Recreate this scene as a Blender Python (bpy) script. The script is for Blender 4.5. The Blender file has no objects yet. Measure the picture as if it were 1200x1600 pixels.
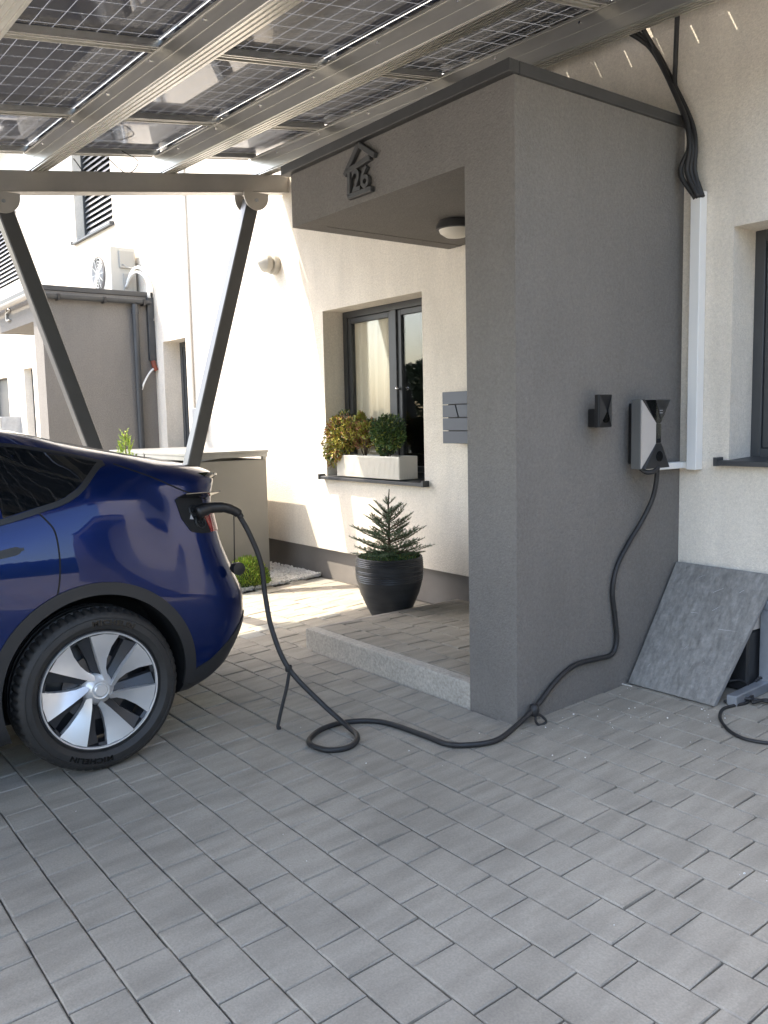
import bpy, bmesh, math, random
from mathutils import Vector, Matrix
from mathutils.bvhtree import BVHTree
import numpy as np
random.seed(7)
SC = bpy.context.scene
COL = SC.collection
rad = math.radians
# ------------------------------------------------------------------ camera
def cam_axes(yaw, pitch, roll):
    ca, sa, cb, sb, cc, sc = math.cos(yaw), math.sin(yaw), math.cos(pitch), math.sin(pitch), math.cos(roll), math.sin(roll)
    f = Vector((sa*cb, ca*cb, sb)); r = Vector((ca, -sa, 0)); u = r.cross(f)
    return cc*r + sc*u, -sc*r + cc*u, f
CR, CU, CF = cam_axes(rad(-52.625), rad(-6.231), rad(-1.238))
cd = bpy.data.cameras.new('camera'); cam = bpy.data.objects.new('camera', cd); COL.objects.link(cam)
cam.matrix_world = Matrix(((CR.x, CU.x, -CF.x, 0), (CR.y, CU.y, -CF.y, 0), (CR.z, CU.z, -CF.z, 1.55), (0, 0, 0, 1)))
cd.sensor_fit = 'VERTICAL'; cd.sensor_height = 36; cd.lens = 36*1336.2/1600
cd.clip_start = 0.05; cd.clip_end = 2000
SC.camera = cam
# ------------------------------------------------------------------ world and sun
SUN = Vector((-.52, -.42, 1.0)).normalized()
w = bpy.data.worlds.new('World'); SC.world = w; w.use_nodes = True
nt = w.node_tree; nt.nodes.clear()
sky = nt.nodes.new('ShaderNodeTexSky'); sky.sky_type = 'NISHITA'; sky.sun_disc = False
sky.sun_elevation = math.asin(SUN.z); sky.sun_rotation = math.atan2(SUN.x, SUN.y)
sky.dust_density = 3.2; sky.air_density = 1.15; sky.ozone_density = .7
bg = nt.nodes.new('ShaderNodeBackground'); bg.inputs[1].default_value = 0.15
wo = nt.nodes.new('ShaderNodeOutputWorld')
nt.links.new(sky.outputs[0], bg.inputs[0]); nt.links.new(bg.outputs[0], wo.inputs[0])
sd = bpy.data.lights.new('sun', 'SUN'); sd.energy = 2.0; sd.angle = rad(.53); sd.color = (1, .89, .73)
so = bpy.data.objects.new('sun', sd); COL.objects.link(so)
so.rotation_euler = SUN.to_track_quat('Z', 'Y').to_euler(); so.location = (-6, -10, 12)
SC.render.engine = 'CYCLES'
SC.view_settings.view_transform = 'Standard'; SC.view_settings.look = 'None'
SC.view_settings.exposure = 2.52; SC.view_settings.gamma = 1; SC.view_settings.use_curve_mapping = False
SC.cycles.max_bounces = 10; SC.cycles.diffuse_bounces = 6; SC.cycles.glossy_bounces = 6
SC.cycles.transparent_max_bounces = 12
# ------------------------------------------------------------------ materials
def mat(name, col, rough=.6, metal=0., spec=.5, coat=0., noise=None, bump=None, detail=None, world=True):
    """noise=(scale, dark, light) tone variation; bump=(scale, strength, dist)"""
    m = bpy.data.materials.new(name); m.use_nodes = True; n = m.node_tree; L = n.links
    b = n.nodes['Principled BSDF']
    b.inputs['Base Color'].default_value = (*col, 1); b.inputs['Roughness'].default_value = rough
    b.inputs['Metallic'].default_value = metal; b.inputs['Specular IOR Level'].default_value = spec
    if coat: b.inputs['Coat Weight'].default_value = coat; b.inputs['Coat Roughness'].default_value = .02
    if noise or bump:
        if world: src = n.nodes.new('ShaderNodeNewGeometry').outputs['Position']
        else: src = n.nodes.new('ShaderNodeTexCoord').outputs['Object']
    if noise:
        acc = None
        for (sc, lo, hi, st) in noise:
            mp = n.nodes.new('ShaderNodeMapping'); mp.inputs['Scale'].default_value = st; L.new(src, mp.inputs[0])
            t = n.nodes.new('ShaderNodeTexNoise'); t.inputs['Scale'].default_value = sc; t.inputs['Detail'].default_value = 6
            t.inputs['Roughness'].default_value = .62
            L.new(mp.outputs[0], t.inputs['Vector'])
            r = n.nodes.new('ShaderNodeMapRange'); r.inputs[1].default_value = .3; r.inputs[2].default_value = .7
            r.inputs[3].default_value = lo; r.inputs[4].default_value = hi; L.new(t.outputs[0], r.inputs[0])
            if acc is None: acc = r.outputs[0]
            else:
                q = n.nodes.new('ShaderNodeMath'); q.operation = 'MULTIPLY'; L.new(acc, q.inputs[0]); L.new(r.outputs[0], q.inputs[1]); acc = q.outputs[0]
        v = n.nodes.new('ShaderNodeVectorMath'); v.operation = 'SCALE'; v.inputs[0].default_value = col
        L.new(acc, v.inputs['Scale']); L.new(v.outputs[0], b.inputs['Base Color'])
    if bump:
        t = n.nodes.new('ShaderNodeTexNoise'); t.inputs['Scale'].default_value = bump[0]; t.inputs['Detail'].default_value = 4
        L.new(src, t.inputs['Vector'])
        bp = n.nodes.new('ShaderNodeBump'); bp.inputs['Strength'].default_value = bump[1]; bp.inputs['Distance'].default_value = bump[2]
        L.new(t.outputs[0], bp.inputs['Height']); L.new(bp.outputs[0], b.inputs['Normal'])
    return m
I3 = (1, 1, 1)
M = {}
M['render_white'] = mat('render_white', (.81, .745, .645), .9, spec=.2, noise=[(1.1, .88, 1.04, I3), (7, .91, 1.04, (1, 1, .22)), (55, .90, 1.06, I3), (140, .88, 1.08, I3)], bump=(120, .8, .006))
M['render_grey'] = mat('render_grey', (.190, .178, .163), .92, spec=.2, noise=[(.8, .90, 1.07, I3), (5, .95, 1.04, (1, 1, .3)), (60, .88, 1.10, I3), (180, .9, 1.1, I3)], bump=(120, .9, .006))
M['plinth'] = mat('plinth_grey', (.20, .185, .17), .9, spec=.2, noise=[(3, .9, 1.1, I3)], bump=(150, .5, .003))
M['anthracite'] = mat('anthracite_metal', (.055, .058, .062), .45, .2, noise=[(5, .9, 1.1, I3)])
M['cap_metal'] = mat('cap_metal', (.05, .05, .05), .5, .1, noise=[(8, .85, 1.15, I3)])
M['alu'] = mat('aluminium', (.62, .61, .58), .34, .9, noise=[(2.2, .82, 1.08, (.25, 1, 1)), (35, .95, 1.03, (.1, 1, 1))], bump=(120, .04, .001))
M['alu_dull'] = mat('aluminium_dull', (.50, .48, .45), .5, .75, noise=[(2, .85, 1.08, I3)])
M['strut'] = mat('strut_grey', (.085, .087, .09), .36, .3, noise=[(6, .92, 1.06, I3)])
M['ac_cream'] = mat('ac_cream', (.46, .44, .39), .45)
M['ac_side'] = mat('ac_side', (.36, .345, .31), .5)
M['pvc_white'] = mat('pvc_white', (.78, .77, .74), .35)
M['black_plastic'] = mat('black_plastic', (.012, .012, .013), .42)
M['rubber'] = mat('rubber', (.018, .018, .019), .55, noise=[(30, .8, 1.2, I3)])
M['tyre'] = mat('tyre_rubber', (.021, .020, .019), .62, noise=[(14, .8, 1.35, I3)], bump=(160, .2, .001))
M['tyre_text'] = mat('tyre_lettering', (.003, .003, .003), .25)
M['gloss_black'] = mat('gloss_black', (.006, .006, .008), .06, coat=1)
M['concrete'] = mat('curb_concrete', (.45, .42, .37), .85, spec=.3, noise=[(4, .86, 1.08, I3), (70, .72, 1.22, I3)], bump=(140, .5, .003))
M['joint_sand'] = mat('joint_sand', (.095, .088, .076), .95, noise=[(60, .7, 1.2, I3)])
M['slate'] = mat('slate_slab', (.225, .216, .20), .5, noise=[(6, .90, 1.08, (1, 1, 1)), (30, .74, 1.26, (1.8, .5, .5)), (60, .85, 1.15, I3)], bump=(16, 1.0, .012))
M['slate_edge'] = mat('slate_edge', (.25, .25, .25), .7)
M['scratch'] = mat('scratch_white', (.6, .6, .6), .7)
M['pot'] = mat('pot_anthracite', (.032, .035, .039), .42, noise=[(7, .8, 1.25, (1, 1, 7))], bump=(9, .0, .001))
M['soil'] = mat('soil', (.04, .028, .018), .95)
M['bark'] = mat('bark', (.10, .07, .045), .9)
M['planter'] = mat('planter_cream', (.70, .66, .58), .6)
M['pebble'] = mat('white_pebble', (.82, .80, .76), .7, noise=[(30, .75, 1.1, I3)])
M['bin_grey'] = mat('bin_panel_grey', (.27, .26, .235), .5, .0, noise=[(1.5, .95, 1.04, I3)])
M['bin_lid'] = mat('bin_lid_steel', (.33, .335, .33), .38, .6, noise=[(4, .85, 1.1, I3)])
M['mail_blue'] = mat('mailbox_bluegrey', (.075, .085, .105), .45, .3)
M['blind'] = mat('blind_slat', (.36, .36, .36), .45, .4)
M['curtain'] = mat('curtain_beige', (.74, .66, .53), .9, noise=[(3, .93, 1.05, (4, 1, .4))])
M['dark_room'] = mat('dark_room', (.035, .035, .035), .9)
M['lamp_glass'] = mat('lamp_opal', (.68, .64, .55), .35)
M['chrome'] = mat('chrome', (.75, .75, .76), .12, 1)
M['silver'] = mat('wheel_silver', (.70, .70, .70), .36, .55)
M['wheel_dark'] = mat('wheel_dark', (.045, .047, .052), .4, .4)
M['brake'] = mat('brake_steel', (.10, .10, .105), .35, .9)
M['cladding'] = mat('cladding_black', (.018, .0185, .02), .5, bump=(300, .1, .001))
M['undertray'] = mat('undertray', (.008, .008, .008), .9)
M['paint'] = mat('paint_blue', (.0018, .0125, .082), .30, .5, spec=.08, coat=.75)
M['tail_red'] = mat('tail_red', (.30, .006, .008), .12, coat=1)
M['head_glass'] = mat('head_glass', (.30, .32, .34), .08, coat=1)
M['charger_white'] = mat('charger_pearl', (.60, .56, .52), .3, .3)
M['charger_side'] = mat('charger_side', (.13, .13, .125), .4, .2)
M['charger_dark'] = mat('charger_dark', (.035, .036, .038), .35, .3)
M['mark'] = mat('mark_grey', (.35, .35, .37), .4)
M['copper'] = mat('pipe_stub_brown', (.20, .05, .025), .6)
M['galv'] = mat('galvanised_steel', (.36, .38, .41), .45, .6, noise=[(12, .85, 1.1, I3)])
M['pale_concrete'] = mat('pale_concrete', (.26, .25, .235), .9, noise=[(20, .8, 1.2, I3)])  # pale concrete outside the view, lightened to bounce light into the shade
M['grass'] = mat('verge_grass', (.07, .10, .03), .9, noise=[(5, .7, 1.3, I3)])
M['far_leaf'] = mat('far_leaf', (.035, .05, .018), .8)
M['far_render'] = mat('far_render', (.55, .52, .46), .9)
M['far_roof'] = mat('far_roof', (.18, .08, .05), .8)
def leafm(n, c): return mat(n, c, .55, spec=.35)
M['needle'] = leafm('needle_green', (0.101, 0.171, 0.080)); M['needle2'] = leafm('needle_dark', (0.061, 0.119, 0.054)); M['needle3'] = leafm('needle_blue', (0.146, 0.208, 0.125))
M['l_yellow'] = leafm('leaf_yellow', (0.450, 0.397, 0.066)); M['l_olive'] = leafm('leaf_olive', (0.244, 0.260, 0.049)); M['l_red'] = leafm('leaf_rust', (0.299, 0.138, 0.069))
M['l_green'] = leafm('leaf_green', (0.105, 0.175, 0.044)); M['l_dark'] = leafm('leaf_dark', (0.035, 0.063, 0.021)); M['l_bright'] = leafm('leaf_bright', (.22, .36, .04)); M['l_lime'] = leafm('leaf_lime', (.42, .50, .08))

def glass_mat(name, tint, base):
    m = bpy.data.materials.new(name); m.use_nodes = True; n = m.node_tree; L = n.links; n.nodes.clear()
    o = n.nodes.new('ShaderNodeOutputMaterial'); mx = n.nodes.new('ShaderNodeMixShader')
    tr = n.nodes.new('ShaderNodeBsdfTransparent'); tr.inputs[0].default_value = (*tint, 1)
    gl = n.nodes.new('ShaderNodeBsdfGlossy'); gl.inputs['Roughness'].default_value = .015; gl.inputs[0].default_value = (.95, .97, 1, 1)
    fr = n.nodes.new('ShaderNodeFresnel'); fr.inputs[0].default_value = base
    ge = n.nodes.new('ShaderNodeNewGeometry'); mr = n.nodes.new('ShaderNodeMapRange'); mr.inputs[3].default_value = base; mr.inputs[4].default_value = 1/base
    L.new(ge.outputs['Backfacing'], mr.inputs[0]); L.new(mr.outputs[0], fr.inputs[0])
    L.new(fr.outputs[0], mx.inputs[0]); L.new(tr.outputs[0], mx.inputs[1]); L.new(gl.outputs[0], mx.inputs[2]); L.new(mx.outputs[0], o.inputs[0])
    return m
M['window_glass'] = glass_mat('window_glass', (.93, .94, .93), 1.5)
M['car_glass'] = mat('car_glass_tinted', (.004, .005, .006), .02, spec=.7)

def paver_mat():
    m = bpy.data.materials.new('paving_concrete'); m.use_nodes = True; n = m.node_tree; L = n.links
    b = n.nodes['Principled BSDF']; b.inputs['Roughness'].default_value = .82; b.inputs['Specular IOR Level'].default_value = .35
    g = n.nodes.new('ShaderNodeNewGeometry')
    def noise(sc, st, det=5, rnd=False):
        mp = n.nodes.new('ShaderNodeMapping'); mp.inputs['Scale'].default_value = st; L.new(g.outputs['Position'], mp.inputs[0])
        if rnd:
            cx = n.nodes.new('ShaderNodeCombineXYZ'); ml = n.nodes.new('ShaderNodeMath'); ml.operation = 'MULTIPLY'; ml.inputs[1].default_value = 37
            L.new(g.outputs['Random Per Island'], ml.inputs[0]); L.new(ml.outputs[0], cx.inputs[2]); L.new(cx.outputs[0], mp.inputs['Location'])
        t = n.nodes.new('ShaderNodeTexNoise'); t.inputs['Scale'].default_value = sc; t.inputs['Detail'].default_value = det; L.new(mp.outputs[0], t.inputs['Vector'])
        return t.outputs[0]
    cr = n.nodes.new('ShaderNodeValToRGB'); e = cr.color_ramp.elements
    e[0].position = 0; e[0].color = (0.278, 0.277, 0.262, 1); e[1].position = 1; e[1].color = (0.353, 0.329, 0.288, 1)
    for p, c in ((.3, (0.332, 0.317, 0.264, 1)), (.55, (0.306, 0.279, 0.231, 1)), (.8, (0.342, 0.310, 0.268, 1))):
        k = e.new(p); k.color = c
    L.new(g.outputs['Random Per Island'], cr.inputs[0])
    def rng(src, a, bb, lo, hi):
        r = n.nodes.new('ShaderNodeMapRange'); r.inputs[1].default_value = a; r.inputs[2].default_value = bb; r.inputs[3].default_value = lo; r.inputs[4].default_value = hi
        L.new(src, r.inputs[0]); return r.outputs[0]
    def mul(a, c):
        q = n.nodes.new('ShaderNodeMath'); q.operation = 'MULTIPLY'; L.new(a, q.inputs[0]); L.new(c, q.inputs[1]); return q.outputs[0]
    streak = rng(noise(1.0, (15, 3.2, 3.0), 4, True), .34, .62, .82, 1.06)
    blot = rng(noise(.8, (1, 1.4, 1), 5), .36, .60, .87, 1.05)
    grain = rng(noise(160, I3, 2), .25, .75, .86, 1.12)
    v = n.nodes.new('ShaderNodeVectorMath'); v.operation = 'SCALE'
    L.new(cr.outputs[0], v.inputs[0]); L.new(mul(mul(streak, blot), grain), v.inputs['Scale']); L.new(v.outputs[0], b.inputs['Base Color'])
    bp = n.nodes.new('ShaderNodeBump'); bp.inputs['Strength'].default_value = .35; bp.inputs['Distance'].default_value = .002
    L.new(noise(190, I3, 3), bp.inputs['Height']); L.new(bp.outputs[0], b.inputs['Normal'])
    return m
M['paver'] = paver_mat()

def pv_mat():
    m = bpy.data.materials.new('solar_cells'); m.use_nodes = True; n = m.node_tree; L = n.links
    b = n.nodes['Principled BSDF']; b.inputs['Roughness'].default_value = .45
    b.inputs['Coat Weight'].default_value = .75; b.inputs['Coat Roughness'].default_value = .035; b.inputs['Coat IOR'].default_value = 1.5; b.inputs['Specular IOR Level'].default_value = .15
    tc = n.nodes.new('ShaderNodeTexCoord'); sp = n.nodes.new('ShaderNodeSeparateXYZ'); L.new(tc.outputs['Object'], sp.inputs[0])
    def line(sock, period, off, width):
        a = n.nodes.new('ShaderNodeMath'); a.operation = 'ADD'; a.inputs[1].default_value = off+50*period; L.new(sock, a.inputs[0])
        d = n.nodes.new('ShaderNodeMath'); d.operation = 'MODULO'; d.inputs[1].default_value = period; L.new(a.outputs[0], d.inputs[0])
        c = n.nodes.new('ShaderNodeMath'); c.operation = 'LESS_THAN'; c.inputs[1].default_value = width; L.new(d.outputs[0], c.inputs[0])
        return c.outputs[0]
    mx = n.nodes.new('ShaderNodeMath'); mx.operation = 'MAXIMUM'
    L.new(line(sp.outputs[0], .163, .08, .0036), mx.inputs[0]); L.new(line(sp.outputs[1], .104, .05, .0032), mx.inputs[1])
    f = n.nodes.new('ShaderNodeMath'); f.operation = 'MULTIPLY'; 
    ab = n.nodes.new('ShaderNodeMath'); ab.operation = 'ABSOLUTE'; L.new(sp.outputs[1], ab.inputs[0])
    lt = n.nodes.new('ShaderNodeMath'); lt.operation = 'LESS_THAN'; lt.inputs[1].default_value = 9; L.new(ab.outputs[0], lt.inputs[0])
    L.new(mx.outputs[0], f.inputs[0]); L.new(lt.outputs[0], f.inputs[1])
    b.inputs['Base Color'].default_value = (.009, .013, .034, 1)
    tr = n.nodes.new('ShaderNodeBsdfTranslucent'); tr.inputs[0].default_value = (.09, .093, .10, 1)
    ms = n.nodes.new('ShaderNodeMixShader'); L.new(f.outputs[0], ms.inputs[0]); L.new(b.outputs[0], ms.inputs[1]); L.new(tr.outputs[0], ms.inputs[2])
    L.new(ms.outputs[0], n.nodes['Material Output'].inputs[0])
    return m
M['pv'] = pv_mat()
M['pv_glass'] = glass_mat('pv_glass', (.97, .98, .98), 1.2)
# ------------------------------------------------------------------ mesh helpers
def tag(o, label=None, cat=None, group=None, kind=None):
    if label: o['label'] = label
    if cat: o['category'] = cat
    if group: o['group'] = group
    if kind: o['kind'] = kind
    return o
ORG = {}
def thing(name, loc, label=None, cat=None, group=None, kind=None):
    o = bpy.data.objects.new(name, None); COL.objects.link(o); o.location = loc; o.empty_display_size = .1
    ORG[o.name] = Vector(loc); return tag(o, label, cat, group, kind)
def crom(pts, n=8):
    P = [Vector(p) for p in pts]; P = [2*P[0]-P[1]] + P + [2*P[-1]-P[-2]]; out = []
    for i in range(1, len(P)-2):
        a, b, c, d = P[i-1:i+3]
        for k in range(n):
            t = k/n
            out.append(.5*((2*b) + (c-a)*t + (2*a-5*b+4*c-d)*t*t + (3*b-a-3*c+d)*t**3))
    out.append(P[-2]); return out
class MB:
    def __init__(s): s.v = []; s.f = []; s.m = []
    def add(s, vs, fs, mi=0):
        k = len(s.v); s.v += [tuple(v) for v in vs]; s.f += [tuple(i+k for i in f) for f in fs]; s.m += [mi]*len(fs); return s
    def box(s, x0, x1, y0, y1, z0, z1, mi=0):
        return s.hexa([(x0, y0, z0), (x1, y0, z0), (x1, y1, z0), (x0, y1, z0), (x0, y0, z1), (x1, y0, z1), (x1, y1, z1), (x0, y1, z1)], mi)
    def hexa(s, p, mi=0):
        return s.add(p, [(3, 2, 1, 0), (4, 5, 6, 7), (0, 1, 5, 4), (1, 2, 6, 5), (2, 3, 7, 6), (3, 0, 4, 7)], mi)
    def prism(s, poly, fn, a, b, mi=0):
        """poly 2D list, fn(p,q,t)->xyz"""
        n = len(poly); vs = [fn(p, q, a) for p, q in poly] + [fn(p, q, b) for p, q in poly]
        fs = [tuple(range(n))[::-1], tuple(range(n, 2*n))] + [(i, (i+1) % n, (i+1) % n+n, i+n) for i in range(n)]
        return s.add(vs, fs, mi)
    def bar(s, a, b, w, h, up=(0, 0, 1), mi=0):
        a = Vector(a); b = Vector(b); d = (b-a).normalized(); u = Vector(up); sd_ = d.cross(u).normalized(); u = sd_.cross(d)
        p = []
        for e in (a, b):
            for (i, j) in ((-1, -1), (1, -1), (1, 1), (-1, 1)): p.append(e + sd_*i*w/2 + u*j*h/2)
        return s.add(p, [(0, 1, 2, 3), (7, 6, 5, 4), (0, 4, 5, 1), (1, 5, 6, 2), (2, 6, 7, 3), (3, 7, 4, 0)], mi)
    def tube(s, pts, r, n=10, mi=0, cap=True):
        P = [Vector(p) for p in pts]; R = r if isinstance(r, (list, tuple)) else [r]*len(P)
        t = (P[1]-P[0]).normalized(); u = t.orthogonal().normalized(); base = len(s.v); rings = []
        for i, p in enumerate(P):
            t2 = ((P[min(i+1, len(P)-1)]-P[max(i-1, 0)])).normalized()
            q = t.rotation_difference(t2); u = (q @ u).normalized(); t = t2; v = t.cross(u)
            rings.append([p + (u*math.cos(2*math.pi*k/n) + v*math.sin(2*math.pi*k/n))*R[i] for k in range(n)])
        vs = [q for rg in rings for q in rg]; fs = []
        for i in range(len(P)-1):
            for k in range(n):
                a = i*n+k; b = i*n+(k+1) % n; fs.append((a, b, b+n, a+n))
        if cap: fs += [tuple(range(n))[::-1], tuple(range((len(P)-1)*n, len(P)*n))]
        return s.add(vs, fs, mi)
    def lathe(s, prof, n=48, o=(0, 0, 0), axis='z', mi=0, rf=None):
        vs = []; m = len(prof)
        for k in range(n):
            a = 2*math.pi*k/n; c, si = math.cos(a), math.sin(a)
            for j, (r, h) in enumerate(prof):
                rr = r if rf is None else rf(j, k, r)
                if axis == 'z': vs.append((o[0]+rr*c, o[1]+rr*si, o[2]+h))
                elif axis == 'x': vs.append((o[0]+h, o[1]+rr*c, o[2]+rr*si))
                else: vs.append((o[0]+rr*c, o[1]+h, o[2]-rr*si))
        fs = [(k*m+j, ((k+1) % n)*m+j, ((k+1) % n)*m+j+1, k*m+j+1) for k in range(n) for j in range(m-1)]
        return s.add(vs, fs, mi)
    def quad(s, c, du, dv, mi=0): 
        c = Vector(c); return s.add([c-du-dv, c+du-dv, c+du+dv, c-du+dv], [(0, 1, 2, 3)], mi)
    def mesh(s, name, mats, smooth=False, bevel=0, off=None, seg=1):
        me = bpy.data.meshes.new(name)
        vs = s.v if off is None else [(x-off[0], y-off[1], z-off[2]) for x, y, z in s.v]
        me.from_pydata(vs, [], s.f)
        for m in (mats if isinstance(mats, (list, tuple)) else [mats]): me.materials.append(M[m] if isinstance(m, str) else m)
        me.polygons.foreach_set('material_index', s.m)
        b = bmesh.new(); b.from_mesh(me)
        bmesh.ops.recalc_face_normals(b, faces=b.faces)
        if bevel: bmesh.ops.bevel(b, geom=[e for e in b.edges if len(e.link_faces) == 2 and e.calc_face_angle(0) > .5], offset=bevel, segments=seg, affect='EDGES', profile=.6)
        b.to_mesh(me); b.free()
        if smooth:
            me.polygons.foreach_set('use_smooth', [True]*len(me.polygons))
            if smooth != True: me.set_sharp_from_angle(angle=rad(smooth))
        me.update(); return me
    def build(s, name, mats, parent=None, smooth=False, bevel=0, loc=None, local=False, seg=1):
        off = None
        if parent is not None and not local: off = world_org(parent)
        elif loc is not None: off = loc
        o = bpy.data.objects.new(name, s.mesh(name, mats, smooth, bevel, off, seg)); COL.objects.link(o)
        if parent is not None: o.parent = parent
        elif loc is not None: o.location = loc
        return o
def world_org(p):
    v = Vector((0, 0, 0))
    while p is not None: v += p.location; p = p.parent
    return v
G = .045                       # the drive falls towards the street
def gz(y): return G*y if y > -7 else -7*G
YW = 4.037; XS = -2.67; YF = 2.787
# ------------------------------------------------------------------ ground
g = MB()
g.add([(-300, -7, -7*G-.012), (300, -7, -7*G-.012), (300, 4.4, G*4.4-.012), (-300, 4.4, G*4.4-.012)], [(0, 1, 2, 3)])
tag(g.build('ground', 'joint_sand'), kind='structure')
g = MB(); z = -7*G-.012
g.add([(-900, -900, z), (900, -900, z), (900, -7, z), (-900, -7, z)], [(0, 1, 2, 3)])
g.add([(-900, 4.4, z-.3), (900, 4.4, z-.3), (900, 900, z-.3), (-900, 900, z-.3)], [(0, 1, 2, 3)])
tag(g.build('road', 'pale_concrete'), kind='structure')

# paving stones : rows run along the house wall, lengths alternate 0.16 / 0.24
def block_mesh(name, L_, W_, T=.045, ch=.004, jit=.0):
    hx, hy = L_/2, W_/2; m = MB()
    v = [(-hx, -hy, -T), (hx, -hy, -T), (hx, hy, -T), (-hx, hy, -T), (-hx, -hy, -ch), (hx, -hy, -ch), (hx, hy, -ch), (-hx, hy, -ch),
         (-hx+ch, -hy+ch, 0), (hx-ch, -hy+ch, 0), (hx-ch, hy-ch, 0), (-hx+ch, hy-ch, 0)]
    f = [(0, 1, 5, 4), (1, 2, 6, 5), (2, 3, 7, 6), (3, 0, 4, 7), (4, 5, 9, 8), (5, 6, 10, 9), (6, 7, 11, 10), (7, 4, 8, 11), (8, 9, 10, 11)]
    v = [p if i < 4 else (p[0]+random.gauss(0, jit), p[1]+random.gauss(0, jit), p[2]-abs(random.gauss(0, jit*.6))) for i, p in enumerate(v)]
    m.add(v, f); return m, m.mesh(name, 'paver')
ROW = .157; PER = .4015; S_, L_ = .1585, .243; JW = .0045
VS = [block_mesh('paving_stone', S_-JW-.0015, ROW-JW, jit=.0009) for _ in range(7)]; VL = [block_mesh('paving_stone', L_-JW-.0015, ROW-JW, jit=.0009) for _ in range(7)]
def see(p):
    d = Vector(p)-Vector((0, 0, 1.55)); c = d.dot(CF)
    if c < .2: return None
    return (600+1336.2*d.dot(CR)/c, 800-1336.2*d.dot(CU)/c, c)
stones = []
SUNK = lambda x, y: (-4.50 < x < -2.66 and y > 2.72) or (-4.50 < x < -2.66 and y > 2.80)
for k in range(-48, 20):
    y = .897+ROW*(k+.5)
    if y > 4.11: continue
    st = (-2.338 if k % 2 == 0 else -2.255)-.0052*k+random.uniform(-.004, .004)
    n0 = int((-15-st)/PER); n1 = int((8.3-st)/PER)
    for n in range(n0, n1):
        for (dx, ln, me) in ((0, S_, 0), (S_, L_, 1)):
            x = st+n*PER+dx+ln/2
            if -4.46+ln/2 < x < -2.74 and y > 2.83: continue
            if x-ln/2 < -6.30 and y > 2.95 and x > -9.5: continue          # gravel bed
            stones.append((x, y, me))
def key(s):
    q = see((s[0], s[1], gz(s[1])))
    if q is None or not (-60 < q[0] < 1260 and -60 < q[1] < 1680): return 0
    if s[0] < -3.72 and s[1] < 2.0: return 0.0001
    return 1/q[2]**2*(1.5 if s[2] else 1)
stones.sort(key=lambda s: -key(s))
pav = thing('paving', (-2, 1.5, G*1.5), kind='structure')
tilt = math.atan(G)
def place(parent, me, x, y, z, tl):
    o = bpy.data.objects.new('paving_stone', me); COL.objects.link(o); o.parent = parent
    o.location = Vector((x, y, z+random.gauss(0, .0006)))-world_org(parent)
    o.rotation_euler = (tl+random.gauss(0, .0035), random.gauss(0, .0035), random.gauss(0, .003)); return o
for s in stones[:298]: place(pav, random.choice(VL if s[2] else VS)[1], s[0], s[1], gz(s[1]), tilt)
rest = MB()
for s in stones[298:]:
    b = random.choice(VL if s[2] else VS)[0]; zz = random.gauss(0, .0008)
    rest.add([(x+s[0], y+s[1], z+gz(s[1])+G*y+zz) for x, y, z in b.v], b.f)
tag(rest.build('paving_stones', 'paver', pav), kind='stuff')
# ------------------------------------------------------------------ landing in the porch
lz = .252
ld = thing('landing', (-3.74, 3.41, .12), 'low entrance landing of grey paving stones behind a concrete curb, inside the porch', 'landing')
c = MB(); c.box(-4.49, -2.99, 2.79, 2.865, .0, lz)
c.build('curb', 'concrete', ld, bevel=.006, seg=2)
c = MB(); c.box(-4.49, -4.452, 2.869, 4.08, .0, lz-.002); c.build('edge_strip', 'paver', ld, bevel=.003)
c = MB(); c.box(-4.449, -2.99, 2.868, 4.08, .0, lz-.014); c.build('bed', 'joint_sand', ld)
k = 0; y = 2.868
while y < 4.06:
    x = -4.447 - [0, .12, .26, .05, .2, .33][k % 6]; w2 = min(ROW, 4.08-y)
    i = k
    while x < -2.99:
        ln = S_ if i % 2 else L_
        a, b = max(x, -4.447), min(x+ln, -2.99)
        if b-a > .03:
            _, me = block_mesh('paving_stone', b-a-JW-.003, w2-JW-.004, jit=.001)
            place(ld, me, (a+b)/2, y+w2/2, lz, 0)
        x += ln; i += 1
    y += ROW; k += 1
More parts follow.
